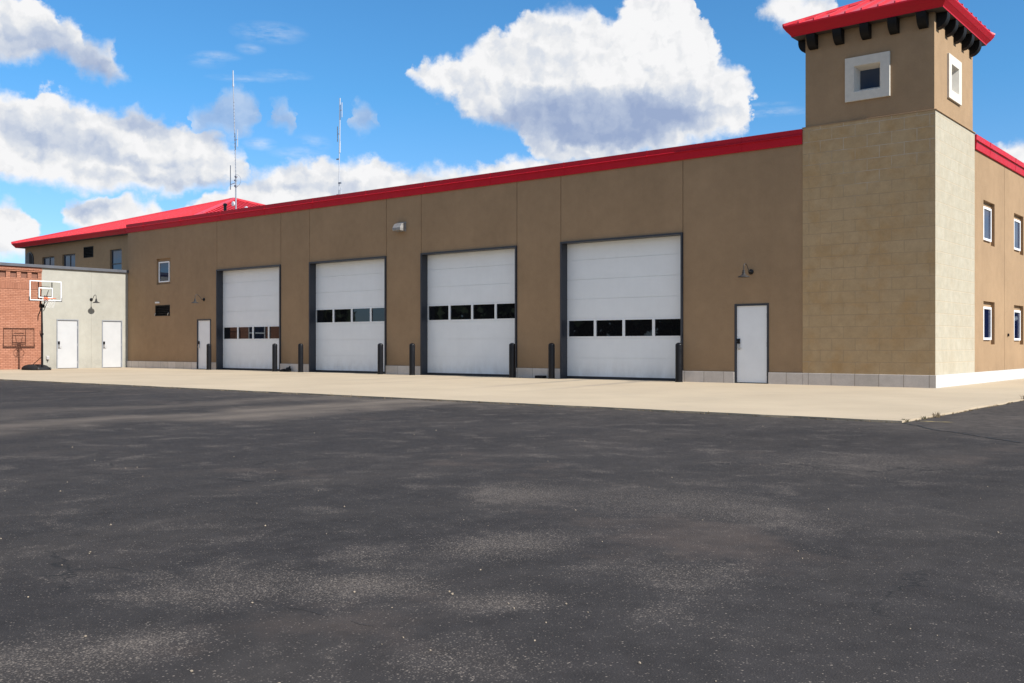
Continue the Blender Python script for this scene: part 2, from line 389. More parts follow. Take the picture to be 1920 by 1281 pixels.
def asphalt():
    m, t, b = mat('asphalt')
    p = pos(t)
    s = t.sep(p)
    big = t.noise(p, 0.22, 4, 0.55)
    warp = t.vm('ADD', p, t.vm('SCALE', t.vm('SUBTRACT', t.noise(p, 0.8, 3, 0.5, 'Color'), (.5, .5, .5)), None, 0.9))
    mid = t.noise(t.vm('ADD', warp, (2.3, 5.1, 0)), 1.9, 9, 0.64)
    fine = t.noise(p, 7.0, 5, 0.65)
    # tar base tone
    tone = t.mr(big, .32, .68, 0.0295, 0.0365)
    tone = t.math('ADD', tone, t.mr(mid, .3, .7, -0.0045, 0.006))
    tone = t.math('ADD', tone, t.mr(fine, .3, .7, -0.005, 0.005))
    cr = t.vm('MULTIPLY', t.comb(tone, tone, tone), (1.06, 0.96, 0.93))
    # worn places, where the pale aggregate shows
    worn = t.math('MULTIPLY', t.mr(mid, .54, .80), 1.0)
    for x, y, r, k in [(4.04, -22.63, .34, 1.1), (2.84, -19.96, .55, .8), (4.66, -22.60, .24, .9), (3.9, -21.6, .40, .7), (3.98, -21.2, .30, .6),
                       (5.05, -21.6, .38, .7), (3.53, -22.9, .42, .6), (3.97, -24.05, .38, .6), (4.06, -23.65, .30, .7), (5.19, -23.14, .3, .6), (3.89, -19.6, .7, .5), (4.63, -19.83, .6, .5), (4.04, -16.65, 1.1, .5)]:
        d = t.vm('LENGTH', t.vm('SUBTRACT', warp, (x, y, 0)), out=1)
        worn = t.math('ADD', worn, t.mr(d, r * 1.25, 0.0, 0, k, smooth=True))
    worn = t.math('MINIMUM', worn, 1.25)
    dry = t.mr(s[0], 3.8, 6.8, 1.0, 0.30)          # the right side carries a newer seal coat
    worn = t.math('MULTIPLY', worn, dry)
    # aggregate: pale chips of two sizes, more of them where worn
    v1 = t.voronoi(p, 95, 'Color'); d1 = t.voronoi(p, 95, 'Distance')
    r1 = t.sep(v1)[0]
    chip = t.math('MULTIPLY', t.mr(r1, t.math('SUBTRACT', 0.965, t.math('MULTIPLY', worn, 0.55)), t.math('SUBTRACT', 0.985, t.math('MULTIPLY', worn, 0.50))), t.mr(d1, 0.48, 0.25))
    v2 = t.voronoi(p, 210, 'Color')
    r2 = t.sep(v2)[1]
    chip2 = t.math('MULTIPLY', t.mr(r2, t.math('SUBTRACT', 0.97, t.math('MULTIPLY', worn, 0.5)), 1.0), 0.7)
    chipc = t.mix(t.sep(v1)[1], (0.27, 0.225, 0.185), (0.14, 0.122, 0.108))
    col = t.mix(t.math('MULTIPLY', t.math('MAXIMUM', chip, chip2), 0.85), cr, chipc)
    # beige dust: thin film in the worn places and along the wheel track
    col = t.mix(t.math('MULTIPLY', worn, 0.085), col, (0.22, 0.178, 0.145))
    trk = t.math('ABSOLUTE', t.math('ADD', t.math('ADD', s[0], 6.0), t.mr(t.noise(p, 0.35, 3), .3, .7, -1.0, 1.0)))
    trk2 = t.math('ABSOLUTE', t.math('ADD', t.math('ADD', s[0], 8.6), t.mr(t.noise(p, 0.3, 3), .3, .7, -1.2, 1.2)))
    tk = t.math('ADD', t.mr(trk, 1.6, 0.1, 0, 0.50, smooth=True), t.mr(trk2, 1.4, 0.1, 0, 0.26, smooth=True))
    tk = t.math('MULTIPLY', tk, t.mr(t.noise(t.vm('MULTIPLY', p, (1.6, .35, 1)), 1.0, 5, .6), .3, .65, .35, 1.0))
    tk = t.math('MULTIPLY', tk, t.mr(s[1], -24, -15, 0.25, 1.0))
    # dust washed off the concrete apron
    edge = t.math('MULTIPLY', t.mr(s[1], -13.6, -11.2, 0, 0.16), t.mr(fine, .35, .65, .3, 1.0))
    tk = t.math('ADD', tk, edge)
    col = t.mix(tk, col, (0.24, 0.195, 0.155))
    # rusty tan stains
    st = t.mr(t.noise(t.vm('ADD', p, (31, 7, 0)), 0.55, 6, 0.6), 0.60, 0.72, 0, 0.22)
    col = t.mix(st, col, (0.17, 0.125, 0.10))
    lng = t.noise(t.vm('MULTIPLY', t.vm('ADD', p, (5, 2, 0)), (0.9, 0.28, 1)), 1.0, 7, 0.68)
    col = t.mix(t.mr(lng, .45, .75, 0, .10), col, (0.20, 0.165, 0.135))
    # hairline cracks
    cw = t.vm('ADD', p, t.vm('SCALE', t.vm('SUBTRACT', t.noise(p, 1.7, 5, 0.6, 'Color'), (.5, .5, .5)), None, 0.8))
    ce = t.voronoi(cw, 0.34, 'Distance', 'DISTANCE_TO_EDGE')
    ck = t.math('MULTIPLY', t.mr(ce, 0.0015, 0.006, 0.75, 0.0), t.mr(t.noise(p, 0.5, 3), .57, .63))
    col = t.mix(ck, col, (0.02, 0.02, 0.02))
    t.put(b.inputs['Base Color'], col)
    t.put(b.inputs['Roughness'], t.mr(mid, .3, .7, .86, .96))
    setp(b, Specular_IOR_Level=0.10)
    h = t.math('ADD', t.math('MULTIPLY', t.voronoi(p, 120, 'Distance'), -0.6), t.math('MULTIPLY', fine, 1.5))
    bump(t, b, h, 0.45, 0.006)
    return m
ASPHALT = asphalt()

def concrete():
    m, t, b = mat('concrete_apron')
    p = pos(t); s = t.sep(p)
    big = t.noise(p, 0.35, 5, 0.6)
    broom = t.noise(t.vm('MULTIPLY', p, (0.5, 9.0, 1)), 2.0, 5, 0.6)
    mid = t.noise(p, 1.6, 5, 0.6)
    f = t.math('ADD', t.mr(big, .3, .7, -.08, .08), t.mr(broom, .3, .7, -.04, .04))
    f = t.math('ADD', f, t.mr(t.noise(p, 60, 3), .3, .7, -.05, .05))
    f = t.math('ADD', f, 1.0)
    col = t.vm('SCALE', (0.435, 0.350, 0.245), None, f)
    # tyre marks curving out of the bays
    tt = None
    for x0, ph in [(-10.3, 1.0), (-8.25, 1.0), (-16.4, .6), (-14.4, .6), (-22.5, .5), (-20.5, .5), (-28.7, .4), (-26.7, .4)]:
        # path leans left as it leaves the door
        yy = t.math('MULTIPLY', s[1], -1.0)
        cen = t.math('MULTIPLY_ADD', yy, 0.19, x0)
        d = t.math('ABSOLUTE', t.math('SUBTRACT', s[0], cen))
        v = t.math('MULTIPLY', t.mr(d, 0.34, 0.08, 0, ph, smooth=True), t.mr(yy, 1.0, 8.5, 1.0, 0.0))
        tt = v if tt is None else t.math('MAXIMUM', tt, v)
    tt = t.math('MULTIPLY', tt, t.mr(mid, .35, .62, .25, .75))
    col = t.mix(tt, col, (0.20, 0.175, 0.15))
    stn = t.mr(t.noise(t.vm('ADD', p, (9, 3, 0)), 0.8, 6, .62), .56, .70, 0, .22)
    col = t.mix(stn, col, (0.33, 0.28, 0.21))
    # sawn joints
    jx = t.math('PINGPONG', t.math('ADD', s[0], 1.8), 2.2)
    jy = t.math('PINGPONG', t.math('ADD', s[1], 0.0), 2.86)
    j = t.mr(t.math('MINIMUM', jx, jy), 0.003, 0.008, 0.55, 0.0)
    col = t.mix(j, col, (0.26, 0.22, 0.17))
    t.put(b.inputs['Base Color'], col)
    setp(b, Roughness=0.9, Specular_IOR_Level=0.2)
    bump(t, b, t.noise(p, 70, 3), 0.25, 0.004)
    return m
CONCRETE = concrete()
GROUNDM = plain('dry_ground', (0.13, 0.115, 0.07), 0.95, vary=.3, scale=.5)
CRACKM = plain('crack_tar', (0.012, 0.012, 0.013), 0.9, vary=.3, scale=20)
YELLOW = plain('faded_paint', (0.36, 0.27, 0.12), 0.9, vary=.3, scale=30)
PEBM = plain('pebble_stone', (0.27, 0.215, 0.155), 0.85, vary=.35, scale=40)
WEEDM = plain('weed_leaf', (0.115, 0.105, 0.045), 0.8, vary=.35, scale=40)
WEEDD = plain('weed_dry', (0.19, 0.135, 0.075), 0.9, vary=.35, scale=40)
LEAFM = plain('tree_leaf', (0.045, 0.06, 0.022), 0.8, vary=.3, scale=1)
LABELM = plain('label_white', (0.72, 0.72, 0.70), 0.5)

# ------------------------------------------------------------------ mesh helpers
class MB:
    def __init__(s): s.bm = bmesh.new()
    def quad(s, *pts):
        vs = [s.bm.verts.new(p) for p in pts]
        return s.bm.faces.new(vs)
    def box(s, x0, x1, y0, y1, z0, z1):
        v = [s.bm.verts.new((x, y, z)) for z in (z0, z1) for y in (y0, y1) for x in (x0, x1)]
        for f in ((0, 2, 3, 1), (4, 5, 7, 6), (0, 1, 5, 4), (2, 6, 7, 3), (0, 4, 6, 2), (1, 3, 7, 5)):
            s.bm.faces.new([v[i] for i in f])
        return s
    def prism(s, prof, a, b, fn):
        """extrude profile points (u, v) from a to b; fn(u, v, w) -> xyz"""
        A = [s.bm.verts.new(fn(u, v, a)) for u, v in prof]; B = [s.bm.verts.new(fn(u, v, b)) for u, v in prof]
        n = len(prof)
        s.bm.faces.new(A[::-1]); s.bm.faces.new(B)
        for i in range(n): s.bm.faces.new((A[i], A[(i + 1) % n], B[(i + 1) % n], B[i]))
        return s
    def tube(s, path, r, seg=10, cap=True):
        path = [Vector(p) for p in path]
        rs = r if hasattr(r, '__len__') else [r] * len(path)
        rings = []
        up = Vector((0, 0, 1))
        ref = None
        for i, p in enumerate(path):
            d = (path[min(i + 1, len(path) - 1)] - path[max(i - 1, 0)]).normalized()
            if ref is None:
                ref = d.orthogonal().normalized()
            ref = (ref - d * ref.dot(d))
            if ref.length < 1e-5: ref = d.orthogonal()
            ref.normalize()
            bi = d.cross(ref)
            rings.append([s.bm.verts.new(p + (ref * math.cos(2 * math.pi * k / seg) + bi * math.sin(2 * math.pi * k / seg)) * rs[i]) for k in range(seg)])
        for a, b in zip(rings, rings[1:]):
            for k in range(seg): s.bm.faces.new((a[k], a[(k + 1) % seg], b[(k + 1) % seg], b[k]))
        if cap:
            s.bm.faces.new(rings[0][::-1]); s.bm.faces.new(rings[-1])
        return s
    def lathe(s, prof, c, seg=24, axis='z', cap=True):
        rings = []
        for r, h in prof:
            ring = []
            for k in range(seg):
                a = 2 * math.pi * k / seg
                x, y = r * math.cos(a), r * math.sin(a)
                q = (c[0] + x, c[1] + y, c[2] + h) if axis == 'z' else ((c[0] + x, c[1] + h, c[2] + y) if axis == 'y' else (c[0] + h, c[1] + x, c[2] + y))
                ring.append(s.bm.verts.new(q))
            rings.append(ring)
        for a, b in zip(rings, rings[1:]):
            for k in range(seg): s.bm.faces.new((a[k], a[(k + 1) % seg], b[(k + 1) % seg], b[k]))
        if cap:
            s.bm.faces.new(rings[0][::-1]); s.bm.faces.new(rings[-1])
        return s
    def torus(s, c, R0, r, seg=40, ms=8, axis='z'):
        rings = []
        for k in range(seg):
            a = 2 * math.pi * k / seg
            ring = []
            for j in range(ms):
                q = 2 * math.pi * j / ms
                rr = R0 + r * math.cos(q)
                ring.append(s.bm.verts.new((c[0] + rr * math.cos(a), c[1] + rr * math.sin(a), c[2] + r * math.sin(q))))
            rings.append(ring)
        for k in range(seg):
            a, b = rings[k], rings[(k + 1) % seg]
            for j in range(ms): s.bm.faces.new((a[j], b[j], b[(j + 1) % ms], a[(j + 1) % ms]))
        return s

def wloc(o):
    v = Vector((0, 0, 0))
    while o is not None:
        v += o.location; o = o.parent
    return v

def obj(name, mb, m, parent=None, smooth=False, bevel=0.0, label=None, recalc=True):
    bm = mb.bm
    if recalc: bmesh.ops.recalc_face_normals(bm, faces=bm.faces)
    off = wloc(parent) if parent else Vector((0, 0, 0))
    if parent: bmesh.ops.translate(bm, verts=bm.verts, vec=-off)
    me = bpy.data.meshes.new(name); bm.to_mesh(me); bm.free()
    o = bpy.data.objects.new(name, me); C.objects.link(o)
    for mm in (m if isinstance(m, (list, tuple)) else [m]): me.materials.append(mm)
    if parent: o.parent = parent
    if smooth:
        for f in me.polygons: f.use_smooth = True
        me.set_sharp_from_angle(angle=R(40))
    if bevel:
        b = o.modifiers.new('bevel', 'BEVEL'); b.width = bevel; b.segments = 2; b.limit_method = 'ANGLE'; b.angle_limit = R(50)
    if label: o['label'] = label
    return o

def thing(name, label, cat, loc, group=None):
    o = bpy.data.objects.new(name, None); C.objects.link(o)
    o.location = loc; o.empty_display_size = 0.2
    o['label'] = label; o['category'] = cat
    if group: o['group'] = group
    return o
def tag(o, label, cat, group=None, kind=None):
    o['label'] = label; o['category'] = cat
    if group: o['group'] = group
    if kind: o['kind'] = kind
    return o
def struct(name, mb, m, label, cat):
    o = obj(name, mb, m); o['kind'] = 'structure'; o['label'] = label; o['category'] = cat
    return o
def dup(root, loc, rotz, label):
    r = root.copy(); C.objects.link(r); r.location = loc; r.rotation_euler = (0, 0, rotz); r['label'] = label
    for ch in list(root.children):
        c = ch.copy(); C.objects.link(c); c.parent = r
        for g in list(ch.children):
            d = g.copy(); C.objects.link(d); d.parent = c
    return r

def relief(mb, fn, u0, u1, z0, z1, rects, extra_u=(), extra_z=()):
    """wall face with recesses. fn(u, z, depth) -> xyz. rects: (u0, u1, z0, z1, depth, closed)"""
    us = sorted({round(v, 4) for r in rects for v in r[:2] if u0 < v < u1} | {u0, u1} | set(extra_u))
    zs = sorted({round(v, 4) for r in rects for v in r[2:4] if z0 < v < z1} | {z0, z1} | set(extra_z))
    nu, nz = len(us) - 1, len(zs) - 1
    D = [[0.0] * nz for _ in range(nu)]; O = [[False] * nz for _ in range(nu)]
    for i in range(nu):
        for j in range(nz):
            cu, cz = (us[i] + us[i + 1]) / 2, (zs[j] + zs[j + 1]) / 2
            for r in rects:
                if r[0] < cu < r[1] and r[2] < cz < r[3]:
                    D[i][j] = r[4]; O[i][j] = not r[5]
    cache = {}
    def V(u, z, d):
        k = (round(u, 4), round(z, 4), round(d, 4))
        if k not in cache: cache[k] = mb.bm.verts.new(fn(u, z, d))
        return cache[k]
    for i in range(nu):
        for j in range(nz):
            a, b, c, e = us[i], us[i + 1], zs[j], zs[j + 1]
            d = D[i][j]
            if not O[i][j]:
                mb.bm.faces.new((V(a, c, d), V(b, c, d), V(b, e, d), V(a, e, d)))
            if i + 1 < nu and abs(D[i + 1][j] - d) > 1e-6:
                d2 = D[i + 1][j]
                mb.bm.faces.new((V(b, c, d), V(b, c, d2), V(b, e, d2), V(b, e, d)))
            if j + 1 < nz and abs(D[i][j + 1] - d) > 1e-6:
                d2 = D[i][j + 1]
                mb.bm.faces.new((V(a, e, d), V(b, e, d), V(b, e, d2), V(a, e, d2)))

# ------------------------------------------------------------------ ground
g = MB(); g.quad((-1500, -1500, -.05), (1500, -1500, -.05), (1500, 1500, -.05), (-1500, 1500, -.05))
struct('ground', g, GROUNDM, 'dry open ground reaching to the horizon around the lot', 'ground')
AZ = -0.03
g = MB(); g.quad((-75, -75, AZ), (70, -75, AZ), (70, 60, AZ), (-75, 60, AZ))
struct('parking_lot', g, ASPHALT, 'dark worn asphalt lot filling the foreground', 'parking lot')
# concrete apron: an L round the building, a slab standing proud of the asphalt
def apron():
    mb = MB()
    edge_y, edge_x = -11.45, 2.82
    rnd = random.Random(3)
    P = []
    n = 120
    for i in range(n + 1):                      # front edge, slightly broken
        x = -60 + (edge_x + 60) * i / n
        P.append((x, edge_y + rnd.uniform(-.035, .035)))
    for i in range(1, 90):
        y = edge_y + (45 - edge_y) * i / 90
        P.append((edge_x + rnd.uniform(-.035, .035), y))
    P.append((edge_x, 45)); P.append((-60, 45))
    top = [mb.bm.verts.new((x, y, 0)) for x, y in P]; bot = [mb.bm.verts.new((x, y, -.06)) for x, y in P]
    f = mb.bm.faces.new(top)
    for i in range(len(P)):
        j = (i + 1) % len(P); mb.bm.faces.new((top[i], bot[i], bot[j], top[j]))
    bmesh.ops.triangulate(mb.bm, faces=[f])
    struct('concrete_apron', mb, CONCRETE, 'pale beige concrete apron running along the fire station doors', 'pavement')
apron()
def cracks():
    rnd = random.Random(11)
    def strip(mb, pts, wd, jag, gap=0.0):
        pts = [Vector((x, y, AZ + .004)) for x, y in pts]
        fine = []
        for a, b in zip(pts, pts[1:]):
            k = max(2, int((b - a).length / 0.06))
            for i in range(k): fine.append(a.lerp(b, i / k))
        fine.append(pts[-1])
        prev = None
        for i, p in enumerate(fine):
            d = (fine[min(i + 1, len(fine) - 1)] - fine[max(i - 1, 0)]).normalized()
            nn = Vector((-d.y, d.x, 0))
            p = p + nn * rnd.uniform(-jag, jag)
            ww = wd * rnd.uniform(.35, 1.2) * (0.2 if i in (0, len(fine) - 1) else 1)
            if gap and rnd.random() < gap: prev = None; continue
            cur = (mb.bm.verts.new(p - nn * ww), mb.bm.verts.new(p + nn * ww))
            if prev: mb.bm.faces.new((prev[0], cur[0], cur[1], prev[1]))
            prev = cur
    mb = MB()
    strip(mb, [(2.80, -11.47), (3.12, -11.75), (3.50, -12.35), (3.82, -12.58), (4.24, -13.0), (4.81, -13.54), (6.2, -14.4), (9.5, -15.6)], .028, .02)
    strip(mb, [(0.30, -20.87), (0.60, -20.86), (0.87, -20.82)], .006, .012)
    strip(mb, [(-0.15, -20.14), (-0.25, -19.9), (-0.31, -19.62)], .006, .012)
    strip(mb, [(3.4, -23.15), (3.70, -23.12), (4.05, -23.08), (4.41, -23.06), (4.71, -23.04)], .0016, .012, .25)
    strip(mb, [(4.1, -22.05), (4.39, -21.88), (4.78, -21.62), (5.2, -21.6)], .0016, .012, .25)
    struct('asphalt_cracks', mb, CRACKM, 'dark cracks running across the asphalt', 'crack')
    mb = MB()
    strip(mb, [(2.93, -11.0), (3.02, -10.95), (3.12, -10.95), (3.35, -10.9)], .045, .02)
    struct('painted_line', mb, YELLOW, 'short worn yellow paint line beside the apron corner', 'road marking')
cracks()

# ------------------------------------------------------------------ fire station
XL, XR = -37.15, -3.42          # facade; the tower takes over at XR
FY = 0.045                      # stucco plane behind the plinth plane (Y = 0)
TOPZ = 6.62
st = thing('fire_station', 'long low brown stucco building with red parapet trim and four white overhead doors', 'building', (-18.5, 8.0, 0))
OPEN = [(-29.93, -25.54), (-23.74, -19.40), (-17.62, -13.24), (-11.45, -7.06)]
WROW = [2, 3, 3, 2]
DOOR_H = 4.34
MAN = [(-31.41, -30.37), (-5.42, -4.40)]
MAN_H = 2.21
WINF = (-34.66, -33.51, 3.87, 5.06)
LOUV = (-34.75, -33.56, 2.41, 2.91)

JOINTS = [-29.93, -25.54, -23.74, -19.40, -17.62, -13.24, -11.45, -7.06]
mb = MB()
rects = []
for x in JOINTS: rects.append((x - .011, x + .011, .31, TOPZ, .025, True))
for a, b in OPEN: rects.append((a, b, .31, DOOR_H, .34, False))
for a, b in MAN: rects.append((a, b, .31, MAN_H, .16, False))
rects.append((*WINF, .10, True))
rects.append((*LOUV, .12, True))
relief(mb, lambda u, z, d: (u, FY + d, z), XL, XR, .31, TOPZ, rects)
obj('front_wall', mb, STUCCO, st, recalc=False)
# plinth in pieces between the openings
gaps = sorted(OPEN + MAN)
x = XL
for a, b in gaps + [(XR, XR)]:
    if a - x > .01:
        mb = MB(); mb.box(x, a, 0.0, .39, -.04, .312)
        obj('plinth', mb, LIME_F, st, bevel=.008)
    x = b
# right side wall (behind the tower), with the window recesses
SX = -0.04
SWIN = []
for y0 in (4.62, 8.25, 11.9, 15.55):
    SWIN.append((y0, y0 + 1.25, 3.93, 5.17, .10)); SWIN.append((y0, y0 + 1.25, 1.08, 2.31, .10))
mb = MB()
rects = [(a, b, c, d, e, True) for a, b, c, d, e in SWIN]
for y in (7.05, 10.7, 14.4): rects.append((y - .011, y + .011, .31, TOPZ, .025, True))
relief(mb, lambda u, z, d: (SX - d, u, z), 3.60, 30.0, .31, TOPZ, rects)
obj('side_wall', mb, STUCCO, st, recalc=False)
mb = MB(); mb.box(-.40, 0, 3.625, 30.04, -.04, .312)
obj('side_plinth', mb, LIME_S, st, bevel=.008)
mb = MB()
mb.quad((XL, FY, -.05), (XL, FY, TOPZ), (XL, 30, TOPZ), (XL, 30, -.05))
mb.quad((XL, 30, -.05), (SX, 30, -.05), (SX, 30, TOPZ), (XL, 30, TOPZ))
obj('rear_wall', mb, STUCCO, st)
mb = MB(); mb.box(XL + .1, SX - .1, .44, 29.9, 6.1, 6.3)
obj('flat_roof', mb, ROOFM, st)
# coping: two-step red metal edge
def coping(name, fn, a, b, seams):
    mb = MB()
    prof = [(.02, 6.445), (-.045, 6.445), (-.05, 6.455), (-.075, 6.655), (-.118, 6.66), (-.118, 6.675), (-.065, 6.70), (-.07, 6.845), (.30, 6.835), (.30, 6.5), (.02, 6.5)]
    mb.prism(prof, a, b, fn)
    o = obj(name, mb, REDDK, st)
    u = a + 1.5
    while u < b - .5:
        q = [(-.054, 6.45), (-.082, 6.65), (-.124, 6.656), (-.124, 6.678), (-.073, 6.705), (-.078, 6.85), (.30, 6.84), (.30, 6.80), (-.04, 6.80), (-.04, 6.45)]
        mb = MB(); mb.prism(q, u - .012, u + .012, fn)
        obj('coping_joint', mb, REDDK, o)
        u += seams
coping('coping', lambda u, v, t: (t, FY + u, v), XL - .04, XR - .01, 3.05)
coping('side_coping', lambda u, v, t: (SX - u, t, v), 3.63, 30.05, 3.05)

def frame3(mb, x0, x1, z0, z1, y0, y1, t, bottom=False):
    mb.box(x0, x0 + t, y0, y1, z0, z1)
    mb.box(x1 - t, x1, y0, y1, z0, z1)
    mb.box(x0 + t, x1 - t, y0, y1, z1 - t, z1)
    if bottom: mb.box(x0 + t, x1 - t, y0, y1, z0, z0 + t)

for (a, b), k in zip(OPEN, WROW):
    mb = MB()
    frame3(mb, a + .001, b - .001, -.02, DOOR_H, FY - .05, .395, .055)
    obj('overhead_door_frame', mb, DARKST, st, bevel=.004)
    Y0 = .315
    da, db = a + .057, b - .057
    zt = DOOR_H - .057
    mb = MB()
    rects = []
    for i in range(1, 7):
        z = .035 + .62 * i
        rects.append((da, db, z - .006, z + .006, .014, True))
    zb = .035 + .62 * k
    cx = (a + b) / 2
    wins = []
    for i in range(4):
        x0 = cx - 2.075 + i * 1.0575
        wins.append((x0, x0 + .965, zb + .062, zb + .562))
    for q in wins: rects.append((*q, .03, False))
    relief(mb, lambda u, z, d: (u, Y0 + d, z), da, db, .075, zt, rects)
    # raised moulding round each light
    for x0, x1, z0, z1 in wins:
        t = .028
        for bx in ((x0 - t, x1 + t, z1, z1 + t), (x0 - t, x1 + t, z0 - t, z0), (x0 - t, x0, z0, z1), (x1, x1 + t, z0, z1)):
            mb.box(bx[0], bx[1], Y0 - .008, Y0 + .02, bx[2], bx[3])
    d = obj('overhead_door', mb, WHITE, st, recalc=False)
    if k == 2 and a < -20: d['label'] = 'overhead door farthest left with a low row of windows'
    for x0, x1, z0, z1 in wins:
        p = MB(); p.quad((x0 - .01, Y0 + .026, z0 - .01), (x1 + .01, Y0 + .026, z0 - .01), (x1 + .01, Y0 + .026, z1 + .01), (x0 - .01, Y0 + .026, z1 + .01))
        obj('window_pane', p, GLASSD, d, recalc=False)
    p = MB(); p.box(da, db, Y0 - .012, Y0 + .03, -.01, .078)
    obj('bottom_seal', p, SEAL, d)

def man_door(parent, fn, w_, h_, leaf_m, frame_m, ft, lever=True):
    """door in a local frame: u to the right, v outwards, z up; fn(u, v, z) -> xyz, hinges on the right"""
    def bx(mb, u0, u1, v0, v1, z0, z1):
        q = [fn(u, v, z) for z in (z0, z1) for v in (v0, v1) for u in (u0, u1)]
        vs = [mb.bm.verts.new(p) for p in q]
        for f in ((0, 2, 3, 1), (4, 5, 7, 6), (0, 1, 5, 4), (2, 6, 7, 3), (0, 4, 6, 2), (1, 3, 7, 5)): mb.bm.faces.new([vs[i] for i in f])
    mb = MB()
    bx(mb, .001, ft, -.15, .022, -.01, h_ - .001); bx(mb, w_ - ft, w_ - .001, -.15, .022, -.01, h_ - .001); bx(mb, ft, w_ - ft, -.15, .022, h_ - ft, h_ - .001)
    obj('door_frame', mb, frame_m, parent, bevel=.003)
    mb = MB(); bx(mb, ft + .005, w_ - ft - .005, -.075, -.022, .022, h_ - ft - .005)
    leaf = obj('door', mb, leaf_m, parent, bevel=.002)
    mb = MB(); bx(mb, ft + .005, w_ - ft - .005, -.08, -.02, -.01, .018)
    obj('threshold', mb, SEAL, leaf)
    mb = MB(); bx(mb, ft + .03, ft + .105, -.022, .012, .93, 1.10)
    obj('lock_plate', mb, CHROME, leaf, bevel=.004)
    mb = MB(); bx(mb, ft + .026, ft + .108, -.022, .02, 1.10, 1.24)
    obj('keypad', mb, BLACK, leaf, bevel=.006)
    mb = MB()
    mb.tube([fn(ft + .068, .0, .985), fn(ft + .068, .055, .985), fn(ft + .085, .062, .985), fn(ft + .19, .062, .98)], .010, 8)
    obj('lever_handle', mb, CHROME, leaf, smooth=True)
    for z in (.28, 1.08, 1.88):
        mb = MB(); bx(mb, w_ - ft - .02, w_ - ft + .004, -.024, -.006, z - .06, z + .06)
        obj('hinge', mb, GALV, leaf)
for a, b in MAN:
    man_door(st, lambda u, v, z, a=a: (a + u, FY - v, z), b - a, MAN_H, DOORW, DARKST, .052)

def window(parent, fn, u0, u1, z0, z1, ft, fm, gm, mull=0, rail=None, name='window'):
    """fn(u, v, z): v outwards from the wall"""
    def bx(mb, u0, u1, v0, v1, z0, z1):
        q = [fn(u, v, z) for z in (z0, z1) for v in (v0, v1) for u in (u0, u1)]
        vs = [mb.bm.verts.new(p) for p in q]
        for f in ((0, 2, 3, 1), (4, 5, 7, 6), (0, 1, 5, 4), (2, 6, 7, 3), (0, 4, 6, 2), (1, 3, 7, 5)): mb.bm.faces.new([vs[i] for i in f])
    mb = MB()
    bx(mb, u0, u0 + ft, 0, .05, z0, z1); bx(mb, u1 - ft, u1, 0, .05, z0, z1)
    bx(mb, u0 + ft, u1 - ft, 0, .05, z0, z0 + ft); bx(mb, u0 + ft, u1 - ft, 0, .05, z1 - ft, z1)
    for i in range(mull):
        c = u0 + (u1 - u0) * (i + 1) / (mull + 1); bx(mb, c - ft * .5, c + ft * .5, .004, .046, z0 + ft, z1 - ft)
    if rail: bx(mb, u0 + ft, u1 - ft, .004, .046, rail - ft * .5, rail + ft * .5)
    f = obj(name, mb, fm, parent, bevel=.004)
    mb = MB(); mb.quad(fn(u0 + ft * .6, .018, z0 + ft * .6), fn(u1 - ft * .6, .018, z0 + ft * .6), fn(u1 - ft * .6, .018, z1 - ft * .6), fn(u0 + ft * .6, .018, z1 - ft * .6))
    obj('pane', mb, gm, f, recalc=False)
    return f
window(st, lambda u, v, z: (u, FY + .10 - v, z), -34.57, -33.70, 3.97, 4.92, .055, FRAMEW, GLASS)
for y0, y1, z0, z1, d in SWIN:
    window(st, lambda u, v, z: (SX - .10 + v, u, z), y0 + .22, y1 - .14, z0 + .13, z1 - .15, .065, FRAMEW, GLASS)
def louvre(parent, fn, u0, u1, z0, z1, n, fm):
    def bx(mb, u0, u1, v0, v1, z0, z1, tilt=0):
        q = [fn(u, v, z + (tilt if v == v1 else 0)) for z in (z0, z1) for v in (v0, v1) for u in (u0, u1)]
        vs = [mb.bm.verts.new(p) for p in q]
        for f in ((0, 2, 3, 1), (4, 5, 7, 6), (0, 1, 5, 4), (2, 6, 7, 3), (0, 4, 6, 2), (1, 3, 7, 5)): mb.bm.faces.new([vs[i] for i in f])
    mb = MB()
    t = .045
    bx(mb, u0, u0 + t, -.09, .012, z0, z1); bx(mb, u1 - t, u1, -.09, .012, z0, z1); bx(mb, u0 + t, u1 - t, -.09, .012, z0, z0 + t); bx(mb, u0 + t, u1 - t, -.09, .012, z1 - t, z1)
    f = obj('louvre_vent', mb, fm, parent)
    mb = MB()
    h = (z1 - z0 - 2 * t) / n
    for i in range(n): bx(mb, u0 + t, u1 - t, -.08, -.005, z0 + t + h * (i + .45), z0 + t + h * (i + .45) + .018, -h * .7)
    obj('slats', mb, fm, f)
    mb = MB(); mb.quad(fn(u0 + t, -.085, z0 + t), fn(u1 - t, -.085, z0 + t), fn(u1 - t, -.085, z1 - t), fn(u0 + t, -.085, z1 - t))
    obj('backing', mb, BLACKR, f)
    return f
lv = louvre(st, lambda u, v, z: (u, FY - v, z), *LOUV, 5, BRKT)
for x in (LOUV[0] + .02, LOUV[1] - .10):
    mb = MB(); mb.tube([(x - .06, FY - .02, LOUV[2] + .03), (x + .08, FY - .07, LOUV[2] + .13)], .018, 8)
    obj('stay', mb, GALV, lv)
mb = MB(); mb.box(-34.72, -34.40, FY - .05, FY + .003, 3.00, 3.075)
obj('white_bracket', mb, LABELM, st, bevel=.01)
